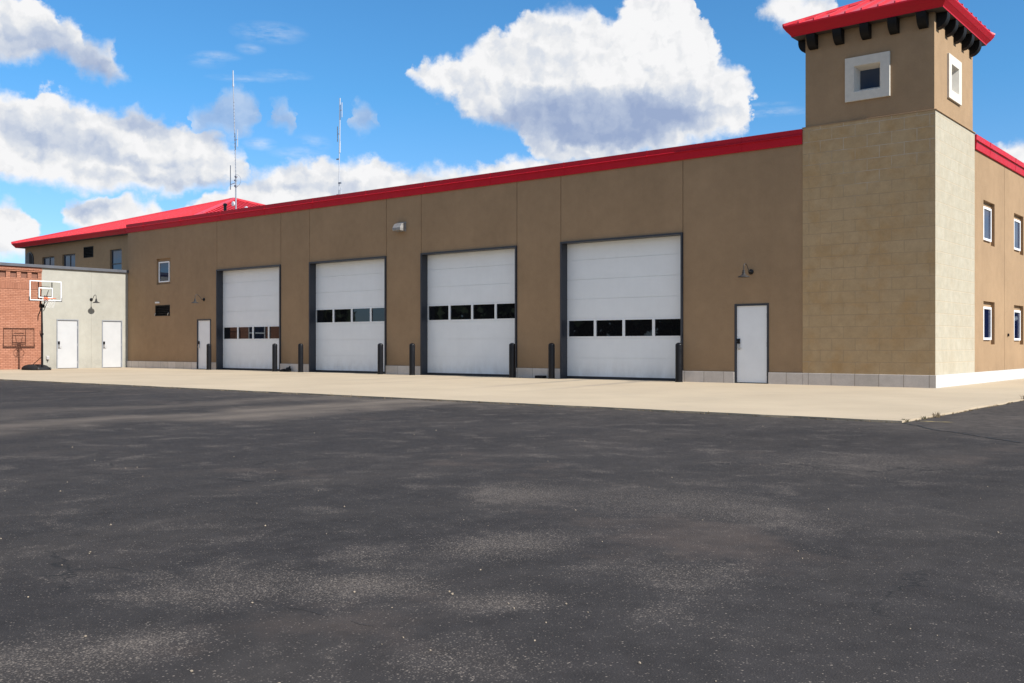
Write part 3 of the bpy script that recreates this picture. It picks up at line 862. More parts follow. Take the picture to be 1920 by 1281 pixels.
# metal exhaust hood high on the wall
mb = MB()
prof = [(0, 0), (0, .30), (-.08, .30), (-.20, .24), (-.28, .11), (-.28, .02), (-.26, .0)]
mb.prism(prof, -18.80, -18.40, lambda u, v, t: (t, FY + u, 5.20 + v))
hd = obj('exhaust_hood', mb, HOODM, st, bevel=.006)
mb = MB(); mb.box(-18.83, -18.37, FY - .012, FY + .002, 5.18, 5.53)
obj('flange', mb, HOODM, hd)
# vents on the flat roof
mb = MB(); mb.lathe([(.075, 0), (.075, 1.72), (.10, 1.72), (.10, 1.80), (.03, 1.84)], (-34.97, 4.0, 6.28), 14)
obj('vent_pipe', mb, BLACK, st, smooth=True)
mb = MB(); mb.lathe([(.05, 0), (.05, 1.40), (.11, 1.40), (.11, 1.47), (.03, 1.53)], (-33.24, 4.0, 6.28), 14)
obj('roof_vent', mb, MASTW, st, smooth=True)
mb = MB(); mb.lathe([(.045, 0), (.045, .05), (.01, .05)], (SX - .01, 7.43, 1.37), 14, axis='x')
obj('wall_stub', mb, BLACK, st, smooth=True)

# ------------------------------------------------------------------ corner tower
tw = thing('corner_tower', 'square stone corner tower with stucco top and red pyramid roof', 'tower', (-1.72, 1.81, 0))
TX0, TX1, TY0, TY1 = -3.446, 0.0, 0.0, 3.622
mb = MB()
f1 = mb.quad((TX0 + .02, TY0 + .02, .31), (TX1 - .02, TY0 + .02, .31), (TX1 - .02, TY0 + .02, 6.86), (TX0 + .02, TY0 + .02, 6.86))
mb.quad((TX0 + .02, TY1, .31), (TX0 + .02, TY0 + .02, .31), (TX0 + .02, TY0 + .02, 6.86), (TX0 + .02, TY1, 6.86))
obj('stone_shaft', mb, STONE_F, tw, recalc=False)
mb = MB()
mb.quad((TX1 - .02, TY0 + .02, .31), (TX1 - .02, TY1, .31), (TX1 - .02, TY1, 6.86), (TX1 - .02, TY0 + .02, 6.86))
mb.quad((TX1 - .02, TY1, .31), (TX0 + .02, TY1, .31), (TX0 + .02, TY1, 6.86), (TX1 - .02, TY1, 6.86))
obj('stone_shaft', mb, STONE_S, tw, recalc=False)
mb = MB()
mb.box(TX0 + .03, TX1, 0.0, .3, -.04, .314)
obj('plinth', mb, LIME_F, tw, bevel=.008)
mb = MB(); mb.box(-.3, TX1 + .003, 0.002, TY1, -.04, .3145)
obj('side_plinth', mb, LIME_S, tw, bevel=.008)
mb = MB(); mb.box(TX0, TX1 + .012, TY0 + .008, TY1 + .012, 6.86, 6.885)
obj('ledge', mb, STUCCO, tw, bevel=.006)
UX0, UX1, UY0, UY1 = -3.36, -.055, .055, 3.565
TW = (-2.274, -1.125, 7.378, 8.512)
SWT = (1.135, 2.285, 7.378, 8.512)
mb = MB()
relief(mb, lambda u, z, d: (u, UY0 + d, z), UX0, UX1, 6.885, 9.30, [(TW[0] + .2, TW[1] - .2, TW[2] + .2, TW[3] - .2, .3, False)])
relief(mb, lambda u, z, d: (UX1 - d, u, z), UY0, UY1, 6.885, 9.30, [(SWT[0] + .2, SWT[1] - .2, SWT[2] + .2, SWT[3] - .2, .3, False)])
mb.quad((UX0, UY1, 6.885), (UX0, UY0, 6.885), (UX0, UY0, 9.3), (UX0, UY1, 9.3))
mb.quad((UX1, UY1, 6.885), (UX0, UY1, 6.885), (UX0, UY1, 9.3), (UX1, UY1, 9.3))
obj('upper_wall', mb, STUCCO, tw, recalc=False)
def tower_window(fn, q):
    u0, u1, z0, z1 = q
    mb = MB()
    o = .055                                   # stands proud
    a = .235; bdep = .17; e = .325
    O = [(u0, z0), (u1, z0), (u1, z1), (u0, z1)]
    I = [(u0 + a, z0 + a), (u1 - a, z0 + a), (u1 - a, z1 - a), (u0 + a, z1 - a)]
    P = [(u0 + e, z0 + e), (u1 - e, z0 + e), (u1 - e, z1 - e), (u0 + e, z1 - e)]
    rings = [[mb.bm.verts.new(fn(u, v, z)) for u, z in ring] for ring, v in ((O, -.05), (O, o), (I, o), (P, -bdep))]
    for r0, r1 in zip(rings, rings[1:]):
        for i in range(4): mb.bm.faces.new((r0[i], r0[(i + 1) % 4], r1[(i + 1) % 4], r1[i]))
    f = obj('window_surround', mb, TRIM, tw, bevel=.006)
    mb = MB(); mb.quad(*[fn(u, -bdep + .004, z) for u, z in P])
    obj('pane', mb, GLASST, f, recalc=False)
tower_window(lambda u, v, z: (u, UY0 - v, z), TW)
tower_window(lambda u, v, z: (UX1 + v, u, z), SWT)
# roof: hipped, standing seams, raked fascia
EO, EI, EZ, FZ, RP = .44, .28, 9.56, 9.285, .45
def hip_roof(parent, x0, x1, y0, y1, ez, pitch, seam, seam_h, ridge, m, capr=.05):
    """hip roof; ridge: 'pyramid' or along X"""
    w_ = (y1 - y0) / 2
    wx = (x1 - x0) / 2
    mb = MB()
    if ridge:
        A = Vector((x0 + w_, y0 + w_, ez + pitch * w_)); B = Vector((x1 - w_, y0 + w_, ez + pitch * w_))
    else:
        A = B = Vector(((x0 + x1) / 2, (y0 + y1) / 2, ez + pitch * w_))
    c = [Vector((x0, y0, ez)), Vector((x1, y0, ez)), Vector((x1, y1, ez)), Vector((x0, y1, ez))]
    if ridge:
        mb.quad(c[0], c[1], B, A); mb.quad(c[2], c[3], A, B)
        mb.bm.faces.new([mb.bm.verts.new(v) for v in (c[1], c[2], B)]); mb.bm.faces.new([mb.bm.verts.new(v) for v in (c[3], c[0], A)])
    else:
        for i in range(4): mb.bm.faces.new([mb.bm.verts.new(v) for v in (c[i], c[(i + 1) % 4], A)])
    roof = obj('roof', mb, m, parent)
    # seams run from eave to hip or ridge
    mb = MB()
    def seams(e0, e1, apex0, apex1, inward):
        L = (e1 - e0).length; d = (e1 - e0).normalized()
        n = int(round(L / seam))
        for i in range(1, n):
            s = L * i / n
            if ridge or True:
                run = min(s * (w_ / max(.01, (apex0 - e0).dot(d))), (L - s) * (w_ / max(.01, (e1 - apex1).dot(d))), w_)
            if run < .05: continue
            p = e0 + d * s; q = p + inward * run + Vector((0, 0, pitch * run))
            t = d * .017; up = Vector((0, 0, seam_h))
            vs = [mb.bm.verts.new(v) for v in (p - t - up * .1, p + t - up * .1, p + t + up, p - t + up, q - t, q + t, q + t + up, q - t + up)]
            for f in ((0, 1, 2, 3), (7, 6, 5, 4), (0, 4, 5, 1), (1, 5, 6, 2), (2, 6, 7, 3), (3, 7, 4, 0)): mb.bm.faces.new([vs[k] for k in f])
    seams(c[0], c[1], A, B, Vector((0, 1, 0))); seams(c[1], c[2], B, B, Vector((-1, 0, 0)))
    seams(c[2], c[3], B, A, Vector((0, -1, 0))); seams(c[3], c[0], A, A, Vector((1, 0, 0)))
    obj('standing_seams', mb, m, roof)
    mb = MB()
    for a, b in ((c[0], A), (c[1], B), (c[2], B), (c[3], A)):
        mb.tube([a + Vector((0, 0, .02)), b + Vector((0, 0, .03))], capr, 6)
    if ridge: mb.tube([A + Vector((0, 0, .03)), B + Vector((0, 0, .03))], capr, 6)
    obj('hip_cap', mb, REDDK if capr < .06 else m, roof)
    return roof
def raked_fascia(parent, X0, X1, Y0, Y1, out_t, out_b, zt, zb, m, sm, name='fascia'):
    mb = MB()
    T = [(X0 - out_t, Y0 - out_t), (X1 + out_t, Y0 - out_t), (X1 + out_t, Y1 + out_t), (X0 - out_t, Y1 + out_t)]
    mids = .45
    om = out_t * mids + out_b * (1 - mids) + .012
    zm = zt * mids + zb * (1 - mids)
    def rect(o): return [(X0 - o, Y0 - o), (X1 + o, Y0 - o), (X1 + o, Y1 + o), (X0 - o, Y1 + o)]
    rings = [(rect(out_t), zt + .012), (rect(out_t + .008), zt - .03), (rect(om + .012), zm + .012), (rect(om), zm), (rect(out_b + .006), zb + .03), (rect(out_b), zb)]
    vr = [[mb.bm.verts.new((x, y, z)) for x, y in r] for r, z in rings]
    for a, b in zip(vr, vr[1:]):
        for i in range(4): mb.bm.faces.new((a[i], a[(i + 1) % 4], b[(i + 1) % 4], b[i]))
    f = obj(name, mb, m, parent)
    mb = MB()
    mb.bm.faces.new([mb.bm.verts.new((x, y, zb + .004)) for x, y in rect(out_b)])
    obj('soffit', mb, sm, f)
rf = hip_roof(tw, UX0 - EO, UX1 + EO, UY0 - EO, UY1 + EO, EZ, RP, .42, .06, False, RED)
raked_fascia(tw, UX0, UX1, UY0, UY1, EO, EI, EZ, FZ, REDDK, SOFFIT)
def bracket(fn, c):
    mb = MB()
    D, H, W = .27, .365, .115
    prof = [(0, 0), (0, -H)]
    for i in range(1, 13):
        a = math.pi / 2 * i / 12
        prof.append((D * math.sin(a), -H * .18 - H * .82 * math.cos(a) if i > 0 else -H))
    prof.append((D, 0))
    mb.prism(prof, c - W, c + W, lambda u, v, t: fn(t, u, FZ + v))
    obj('bracket', mb, BRKT, tw, bevel=.008)
for k in range(5):
    x = -3.12 + k * .705
    bracket(lambda t, u, z: (t, UY0 - u, z), x); bracket(lambda t, u, z: (t, UY1 + u, z), x)
    y = .31 + k * .75
    bracket(lambda t, u, z: (UX1 + u, t, z), y); bracket(lambda t, u, z: (UX0 - u, t, z), y)

# ------------------------------------------------------------------ two-storey block behind
rb = thing('rear_building', 'two storey brown building with red metal hip roof rising behind the pale annex', 'building', (-44, 11, 0))
RX0, RX1, RY0, RY1 = -53.45, -35.0, 2.0, 20.0
WX0, WX1, WY0, WY1 = RX0 + .54, RX1 - .54, RY0 + .54, RY1 - .54
REZ, RFZ = 7.13, 6.875
def at_wall(q): return q
R_WIN = [(-50.80, -49.34, 5.0, 6.20, 1, None), (-48.41, -46.96, 5.0, 6.22, 1, None), (-43.26, -42.07, 4.62, 6.19, 0, 5.42)]
R_LOUV = (-46.02, -44.98, 5.90, 6.50)
mb = MB()
rects = [(a, b, c, d, .12, True) for a, b, c, d, *_ in R_WIN] + [(*R_LOUV, .10, True)]
relief(mb, lambda u, z, d: (u, WY0 + d, z), WX0, WX1, -.05, 6.92, rects)
mb.quad((WX0, WY1, -.05), (WX0, WY0, -.05), (WX0, WY0, 6.92), (WX0, WY1, 6.92))
mb.quad((WX1, WY0, -.05), (WX1, WY1, -.05), (WX1, WY1, 6.92), (WX1, WY0, 6.92))
mb.quad((WX1, WY1, -.05), (WX0, WY1, -.05), (WX0, WY1, 6.92), (WX1, WY1, 6.92))
obj('wall', mb, STUCCO, rb, recalc=False)
for a, b, c, d, mu, ra in R_WIN:
    window(rb, lambda u, v, z: (u, WY0 + .12 - v, z), a + .06, b - .02, c + .02, d - .02, .06, DARKST, GLASS, mu, ra)
louvre(rb, lambda u, v, z: (u, WY0 - v, z), *R_LOUV, 6, BRKT)
# arched dark opening at the far corner
mb = MB()
cx, cz, rr = -52.31, 6.10, .50
prof = [(cx - rr, 4.7), (cx + rr, 4.7)] + [(cx + rr * math.cos(math.pi * i / 14), cz + rr * math.sin(math.pi * i / 14)) for i in range(15)]
mb.prism(prof, WY0 - .05, WY0 + .02, lambda u, v, t: (u, t, v))
ar = obj('arched_vent', mb, DARKST, rb)
mb = MB()
prof = [(cx + .02, 4.75), (cx + rr - .06, 4.75)] + [(cx + .02 + (rr - .08) * math.cos(math.pi / 2 * i / 8), cz + (rr - .06) * math.sin(math.pi / 2 * i / 8)) for i in range(9)]
mb.prism(prof, WY0 - .056, WY0 - .03, lambda u, v, t: (u, t, v))
obj('backing', mb, BLACKR, ar)
hip_roof(rb, RX0, RX1, RY0, RY1, REZ, .31, .45, .05, True, RED, .10)
raked_fascia(rb, WX0, WX1, WY0, WY1, .54, .40, REZ, RFZ, REDDK, SOFFIT)

# ------------------------------------------------------------------ pale / brick annex
AX = XL
an = thing('annex', 'low flat roofed annex, cream stucco with a red brick end and two white doors', 'building', (-42, -6, 0))
BY = -4.116                       # where the brick begins
AY = -10.9
ATOP = 4.52
ADOOR = [(-3.436, -2.41), (-1.269, -.247)]
mb = MB()
rects = [(a, b, 0, 2.24, .16, False) for a, b in ADOOR] + [(-1.80, -1.786, 0, ATOP, .008, True)]
relief(mb, lambda u, z, d: (AX - d, u, z), BY, FY + .01, -.03, ATOP, rects)
mb.quad((AX, -.002, -.03), (AX - 10, -.002, -.03), (AX - 10, -.002, ATOP), (AX, -.002, ATOP))
obj('stucco_wall', mb, CREAM, an, recalc=False)
# brick: pockets between small piers under the cornice, soldier course below
mb = MB()
BX = AX + .012
rects = []
y = BY - .17
while y > AY + .4:
    rects.append((y - .285, y, 4.03, 4.315, .07, True))
    y -= .465
BWIN = [(-7.45, -6.30, .95, 2.6)]
for q in BWIN: rects.append((*q, .10, True))
rects.append((AY, BY, 3.535, 3.80, .012, False))
relief(mb, lambda u, z, d: (BX - d, u, z), AY, BY, -.03, ATOP, rects)
mb.quad((BX, BY, -.03), (AX - .1, BY, -.03), (AX - .1, BY, ATOP), (BX, BY, ATOP))
mb.quad((AX - 10, AY, -.03), (BX, AY, -.03), (BX, AY, ATOP), (AX - 10, AY, ATOP))
mb.quad((AX - 10, -.002, -.03), (AX - 10, AY, -.03), (AX - 10, AY, ATOP), (AX - 10, -.002, ATOP))
for f in mb.bm.faces:
    c = f.calc_center_median()
    if 4.03 < c.z < 4.315 and c.x < BX - .03 and c.x > BX - .075: f.material_index = 1
bw = obj('brick_wall', mb, [BRICK, BRICKDK], an, recalc=False)
mb = MB(); mb.box(AX - .04, BX + .012, AY, BY - .001, 3.537, 3.798)
obj('soldier_course', mb, SOLDIER, bw)
mb = MB(); mb.box(AX - .03, BX + .045, AY, BY - .002, 4.316, 4.385); mb.box(AX - .03, BX + .075, AY, BY - .003, 4.385, 4.46)
obj('cornice', mb, BRICK, bw)
for y0, y1, z0, z1 in BWIN:
    window(an, lambda u, v, z: (BX - .10 + v, u, z), y0 + .02, y1 - .02, z0 + .02, z1 - .02, .07, FRAMEW, GLASS, 0, 1.72)
mb = MB(); mb.box(AX - 10.06, AX + .10, AY - .08, FY + .005, 4.525, 4.655)
obj('coping', mb, COPEDK, an, bevel=.01)
mb = MB(); mb.box(AX - 9.9, AX - .1, .001, WY0 - .01, -.03, 4.5)
obj('link_wall', mb, CREAM, an)
for a, b in ADOOR:
    man_door(an, lambda u, v, z, a=a: (AX + v, a + u, z), b - a, 2.24, DOORG, GREYST, .045)
mb = MB(); mb.box(AX - .01, AX + .07, -3.92, -3.79, .42, .58)
obj('outlet_cover', mb, GALV, an, bevel=.012)
mb = MB(); mb.tube([(AX, -3.855, .44), (AX + .05, -3.855, .43), (AX + .055, -3.855, .34)], .022, 8)
obj('hose_bib', mb, SHADEM, an, smooth=True)

# ------------------------------------------------------------------ gooseneck lamps
def make_lamp(label):
    t = thing('wall_lamp', label, 'wall lamp', (0, 0, 0), 'gooseneck barn lamps over the doors')
    mb = MB(); mb.lathe([(.0, .0), (.075, .0), (.075, -.02), (.05, -.045), (.025, -.06)], (0, 0, 0), 20, axis='y', cap=False)
    obj('mount', mb, BLACK, t, smooth=True)
    P = []
    ctrl = [Vector((0, -.03, 0)), Vector((0, -.12, .01)), Vector((0, -.20, .10)), Vector((0, -.29, .19)), Vector((0, -.38, .205)), Vector((0, -.44, .16)), Vector((0, -.455, .06)), Vector((0, -.455, .02))]
    for i in range(len(ctrl) - 1):
        p0, p1, p2, p3 = ctrl[max(i - 1, 0)], ctrl[i], ctrl[i + 1], ctrl[min(i + 2, len(ctrl) - 1)]
        for k in range(6):
            s = k / 6
            P.append(.5 * ((2 * p1) + (p2 - p0) * s + (2 * p0 - 5 * p1 + 4 * p2 - p3) * s * s + (3 * p1 - p0 - 3 * p2 + p3) * s ** 3))
    P.append(ctrl[-1])
    mb = MB(); mb.tube(P, .0125, 10)
    obj('arm', mb, SHADEM, t, smooth=True)
    mb = MB()
    mb.lathe([(.018, .03), (.035, .025), (.035, -.02), (.045, -.025), (.045, -.06), (.038, -.065), (.05, -.085), (.07, -.105), (.11, -.13), (.155, -.15), (.165, -.165), (.16, -.168), (.10, -.14), (.05, -.10), (.0, -.09)], (0, -.455, 0), 28, cap=False)
    sh = obj('lamp_shade', mb, SHADEM, t, smooth=True)
    mb = MB(); mb.lathe([(.156, -.160), (.098, -.134), (.05, -.104)], (0, -.455, -.004), 28, cap=False)
    obj('reflector', mb, FRAMEW, sh, smooth=True)
    return t
lamp = make_lamp('gooseneck lamp on brown wall above the far right single white door')
lamp.location = (-4.924, FY, 3.09)
dup(lamp, (-30.886, FY, 3.07), 0, 'gooseneck lamp on brown wall beside the farthest left overhead door')
dup(lamp, (AX, -1.793, 3.186), R(90), 'gooseneck lamp on the cream wall between two white doors')

# ------------------------------------------------------------------ bollards
def make_bollard():
    t = thing('bollard', '', 'bollard', (0, 0, 0), 'black bollards beside the overhead doors')
    mb = MB()
    prof = [(.102, 0), (.102, 1.06)] + [(.102 * math.cos(math.pi / 2 * i / 8), 1.06 + .075 * math.sin(math.pi / 2 * i / 8)) for i in range(1, 8)] + [(.004, 1.135)]
    mb.lathe(prof, (0, 0, 0), 28)
    obj('sleeve', mb, BLACK, t, smooth=True)
    mb = MB(); mb.lathe([(.112, 0), (.112, .012), (.103, .016)], (0, 0, 0), 28)
    obj('collar', mb, BLACKR, t, smooth=True)
    return t
b0 = make_bollard()
BOL = [(-29.97, 'black bollard partly hiding the small white door at left'), (-25.45, 'black bollard at the right edge of the farthest left overhead door'), (-23.83, 'black bollard just right of the dark lump on the ground'),
       (-19.32, 'black bollard at the right edge of the second overhead door from left'), (-17.70, 'black bollard on the pier left of the third overhead door'), (-13.14, 'black bollard at the right edge of the third overhead door from left'),
       (-11.54, 'black bollard just right of the flat black block'), (-6.98, 'black bollard at the right edge of the largest overhead door')]
for i, (x, lb) in enumerate(BOL):
    if i == 0: b0.location = (x, -.33, 0); b0['label'] = lb
    else: dup(b0, (x, -.33, 0), random.uniform(0, 6), lb)

# ------------------------------------------------------------------ small things by the wall
mb = MB(); mb.box(-12.32, -11.97, -.20, -.02, 0.0, .085)
tag(obj('rubber_block', mb, BLACKR, bevel=.02), 'flat black rubber block lying against the wall between two bollards', 'block')
mb = MB()
mb.lathe([(.13, 0), (.155, .03), (.15, .08), (.09, .105), (.03, .11)], (-25.03, -.18, 0), 9)
mb.lathe([(.10, 0), (.125, .05), (.11, .13), (.06, .17), (.02, .18)], (-24.80, -.17, 0), 7)
mb.box(-25.22, -25.0, -.25, -.12, 0, .07)
mb.tube([(-24.78, -.17, .15), (-24.72, -.15, .22), (-24.70, -.14, .16)], .02, 6)
tag(obj('black_lump', mb, BLACKR), 'small lumpy black object lying at the foot of the wall between two bollards', 'debris')

# ------------------------------------------------------------------ basketball hoop
bh = thing('basketball_hoop', 'portable basketball hoop with clear backboard standing in front of the brick wall', 'basketball hoop', (-35.5, -5.12, 0))
PX, PY = -35.03, -5.12
mb = MB()
n = 22
lay = [(.0, 1.0), (.05, 1.02), (.13, .97), (.20, .80), (.235, .55), (.24, .2)]
rings = []
for h, k in lay:
    ring = []
    for i in range(n):
        a = 2 * math.pi * i / n
        ca, sa = math.cos(a), math.sin(a)
        e = .72
        x = math.copysign(abs(ca) ** e, ca) * .66 * k; y_ = math.copysign(abs(sa) ** e, sa) * .46 * k * (1 - .18 * ca)
        ring.append(mb.bm.verts.new((-35.50 + x, PY + y_, h * (1 - .35 * max(0, ca)))))
    rings.append(ring)
for a, b in zip(rings, rings[1:]):
    for i in range(n): mb.bm.faces.new((a[i], a[(i + 1) % n], b[(i + 1) % n], b[i]))
mb.bm.faces.new(rings[-1]); mb.bm.faces.new(rings[0][::-1])
base = obj('base', mb, BLACKR, bh, smooth=True)
for dy in (-.26, .26):
    mb = MB(); mb.lathe([(.0, -.03), (.06, -.03), (.06, .03), (.0, .03)], (-34.86, PY + dy, .06), 14, axis='y', cap=False)
    obj('wheel', mb, SHADEM, base, smooth=True)
mb = MB()
mb.tube([(PX, PY, .06), (PX, PY, 1.15)], .046, 14); mb.tube([(PX, PY, 1.13), (PX - .015, PY, 2.0)], .041, 14); mb.tube([(PX - .015, PY, 1.98), (PX - .03, PY, 2.84)], .036, 14)
mb.box(PX - .06, PX + .06, PY - .035, PY + .035, 1.50, 1.58)
mb.tube([(PX, PY, 1.28), (PX - .12, PY - .03, 1.55), (PX - .12, PY - .03, 1.68)], .016, 8)
obj('pole', mb, BLACK, bh, smooth=True)
mb = MB(); mb.tube([(PX, PY, .58), (-35.95, PY, .19)], .014, 8)
obj('strut', mb, BLACK, bh)
BDX = -34.72
mb = MB()
for dy in (-.075, .075):
    mb.tube([(PX - .03, PY + dy, 2.80), (BDX - .04, PY + dy * 2, 3.06)], .016, 8)
    mb.tube([(PX - .03, PY + dy, 2.52), (BDX - .05, PY + dy * 2.2, 3.02)], .014, 8)
    mb.tube([(PX - .10, PY + dy, 2.70), (BDX - .05, PY + dy * 2, 3.40)], .014, 8)
mb.tube([(PX - .03, PY - .03, 2.62), (PX - .20, PY - .08, 2.30), (PX - .21, PY - .08, 2.12)], .022, 8)
mb.box(PX - .07, PX + .02, PY - .10, PY + .10, 2.66, 2.80)
obj('bracket_arm', mb, BLACK, bh)
BY0, BY1, BZ0, BZ1 = PY - .68, PY + .68, 2.955, 3.79
mb = MB(); mb.quad((BDX, BY0, BZ0), (BDX, BY1, BZ0), (BDX, BY1, BZ1), (BDX, BY0, BZ1))
bd = obj('backboard', mb, ACRYL, bh)
def yframe(mb, x0, x1, y0, y1, z0, z1, t):
    mb.box(x0, x1, y0, y0 + t, z0, z1); mb.box(x0, x1, y1 - t, y1, z0, z1); mb.box(x0, x1, y0 + t, y1 - t, z0, z0 + t); mb.box(x0, x1, y0 + t, y1 - t, z1 - t, z1)
mb = MB(); yframe(mb, BDX - .03, BDX + .012, BY0, BY1, BZ0, BZ1, .034)
obj('board_frame', mb, FRAMEW, bd)
mb = MB(); yframe(mb, BDX + .002, BDX + .007, PY - .30, PY + .30, BZ0 + .12, BZ0 + .55, .036)
obj('target_square', mb, FRAMEW, bd)
mb = MB()
for dy in (-.29, .29): mb.box(BDX - .055, BDX - .032, PY + dy - .016, PY + dy + .016, BZ0 + .05, BZ1 - .05)
mb.box(BDX - .055, BDX - .032, PY - .27, PY + .27, BZ0 + .16, BZ0 + .19)
mb.box(BDX - .056, BDX - .031, PY - .22, PY + .22, BZ0 + .57, BZ0 + .595)
obj('rear_rail', mb, BLACK, bd)
mb = MB()
for y0, y1 in ((BY0 - .02, BY0 + .005), (BY1 - .005, BY1 + .02)): mb.box(BDX - .04, BDX + .02, y0, y1, BZ0 - .02, BZ0 + .15)
mb.box(BDX - .041, BDX + .019, BY0 - .02, BY1 + .02, BZ0 - .028, BZ0 - .002)
obj('edge_pad', mb, BLACK, bd)
mb = MB()
RC = (BDX + .39, PY, 3.035)
mb.torus(RC, .23, .010)
mb.box(BDX + .012, BDX + .17, PY - .07, PY + .07, 3.02, 3.05); mb.box(BDX + .008, BDX + .03, PY - .09, PY + .09, 2.97, 3.10)
rim = obj('rim', mb, ORANGE, bh)
mb = MB()
for dy in (-.045, .045): mb.box(BDX + .008, BDX + .03, PY + dy - .02, PY + dy + .02, 3.10, 3.17)
obj('spring_housing', mb, BLACK, rim)
mb = MB()
for i in range(12):
    for s in (1, -1):
        P = []
        for k in range(6):
            a = 2 * math.pi * (i / 12 + s * k * .5 / 12); r = .225 * (1 - .085 * k)
            P.append((RC[0] + r * math.cos(a), RC[1] + r * math.sin(a), RC[2] - .012 - k * .075))
        mb.tube(P, .0016, 4, cap=False)
obj('net', mb, NETW, rim)

# ------------------------------------------------------------------ antenna masts on the flat roof
def mast_pole(mb, x, y, segs):
    for z0, z1, r, dx in segs: mb.tube([(x + dx[0], y, z0), (x + dx[1], y, z1)], r, 8)
m1 = thing('antenna_mast', 'taller radio mast on the roof beside the red hip roof', 'antenna mast', (-34.09, 4.0, 6.3), 'radio masts on the flat roof')
x, y = -34.09, 4.0
mb = MB(); mast_pole(mb, x, y, [(6.3, 9.4, .036, (.01, 0)), (9.4, 11.0, .021, (0, -.05)), (11.0, 12.3, .019, (-.05, -.13)), (12.3, 13.9, .021, (-.13, -.21))])
zz = 9.6
while zz < 13.0: mb.tube([(x - .045 * (zz - 9.4), y, zz), (x - .045 * (zz - 9.4) - .003, y, zz + .05)], .028, 6); zz += .17
obj('pole', mb, MASTG, m1)
mb = MB(); mb.tube([(x - .21, y, 13.85), (x - .225, y, 14.6)], [.034, .026], 10); mb.tube([(x - .21, y, 13.8), (x - .21, y, 13.95)], .04, 10)
obj('whip', mb, MASTW, m1)
mb = MB(); mb.tube([(x - .44, y, 8.75), (x - .44, y, 9.95)], .02, 8); mb.tube([(x - .44, y, 9.0), (x - .02, y, 9.05)], .016, 8)
mb.box(x - .07, x + .08, y - .05, y + .05, 8.84, 8.93); mb.box(x - .08, x + .06, y - .05, y + .05, 9.13, 9.20); mb.box(x - .04, x + .09, y - .05, y + .05, 9.31, 9.38)
obj('side_antenna', mb, MASTG, m1)
mb = MB()
P = [(x + .02 + .45 * math.sin(math.pi * i / 14), y - .05, 9.12 + .32 * math.cos(math.pi * i / 14)) for i in range(15)]
mb.tube(P, .008, 6)
obj('cable_loop', mb, MASTG, m1)
mb = MB(); mb.tube([(x + .14, y, 10.8), (x + .14, y, 11.65)], .018, 8); mb.tube([(x - .04, y, 11.15), (x + .14, y, 11.15)], .015, 6)
obj('folded_dipole', mb, MASTW, m1)
mb = MB(); mb.lathe([(.02, -.02), (.12, .0), (.12, .04), (.09, .06), (.02, .07)], (x - .12, y - .09, 8.02), 18, axis='y')
obj('dish', mb, FRAMEW, m1, smooth=True)
m2 = thing('antenna_mast', 'shorter white radio mast standing alone behind the red parapet', 'antenna mast', (-26.55, 4.0, 6.3), 'radio masts on the flat roof')
x = -26.56
mb = MB(); mast_pole(mb, x, y, [(6.3, 9.7, .018, (.02, .07)), (9.6, 10.1, .036, (.09, .10)), (10.1, 12.02, .025, (.095, .115))])
obj('pole', mb, MASTW, m2)
mb = MB(); mb.tube([(x + .24, y, 11.15), (x + .24, y, 11.80)], .018, 8); mb.tube([(x + .11, y, 11.47), (x + .24, y, 11.47)], .015, 6)
mb.tube([(x - .05, y, 10.10), (x - .05, y, 10.78)], .018, 8); mb.tube([(x - .05, y, 10.44), (x + .11, y, 10.44)], .015, 6)
obj('folded_dipole', mb, MASTW, m2)
mb = MB(); mb.box(x - .10, x + .06, y - .03, y + .03, 9.30, 9.35); mb.box(x + .02, x + .19, y - .03, y + .03, 8.22, 8.29); mb.box(x - .06, x + .08, y - .06, y + .06, 7.58, 7.76)
obj('clamp', mb, MASTG, m2)
mb = MB(); mb.tube([(x + .19, y, 7.0), (x + .19, y, 8.05)], .02, 8)
obj('side_antenna', mb, MASTW, m2)

# ------------------------------------------------------------------ weeds, pebbles
def tuft(mb, x, y, z, n, h, spread, rnd):
    for _ in range(n):
        a = rnd.uniform(0, 6.283); L = h * rnd.uniform(.45, 1.1); out = spread * rnd.uniform(.2, 1)
        bx, by = x + rnd.gauss(0, spread * .25), y + rnd.gauss(0, spread * .25)
        wd = rnd.uniform(.003, .006)
        px, py = -math.sin(a) * wd, math.cos(a) * wd
        p0 = Vector((bx, by, z)); p1 = p0 + Vector((math.cos(a) * out * .4, math.sin(a) * out * .4, L * .65)); p2 = p0 + Vector((math.cos(a) * out, math.sin(a) * out, L * rnd.uniform(.7, 1)))
        q = Vector((px, py, 0))
        v = [mb.bm.verts.new(k) for k in (p0 - q, p0 + q, p1 + q * .8, p1 - q * .8, p2)]
        mb.bm.faces.new((v[0], v[1], v[2], v[3])); mb.bm.faces.new((v[3], v[2], v[4]))
rnd = random.Random(5)
mb = MB()
for i in range(900):
    if rnd.random() < .72: tuft(mb, rnd.uniform(-45, 2.8), -11.49 + rnd.gauss(0, .02), AZ, 3, rnd.uniform(.015, .04) * (2.2 if rnd.random() < .04 else 1), .03, rnd)
    else: tuft(mb, 2.86 + rnd.gauss(0, .02), rnd.uniform(-11.5, 6), AZ, 3, rnd.uniform(.015, .04), .03, rnd)
tag(obj('edge_grass', mb, WEEDD, recalc=False), 'thin fringe of dry grass along the edge of the concrete apron', 'grass', kind='stuff')
WE = [(2.80, -11.25, 40, .065, .09, 'dry weed tuft at the very corner of the concrete apron'), (2.86, -10.55, 24, .06, .07, 'small weed a little right of the apron corner tuft'), (2.87, -10.0, 26, .10, .09, 'taller reddish weed on the apron side edge'),
      (2.88, -4.05, 60, .15, .16, 'low dry weed on the apron edge near the right frame side'), (2.88, -3.1, 55, .34, .22, 'tall pale weed on the apron edge at the right frame side')]
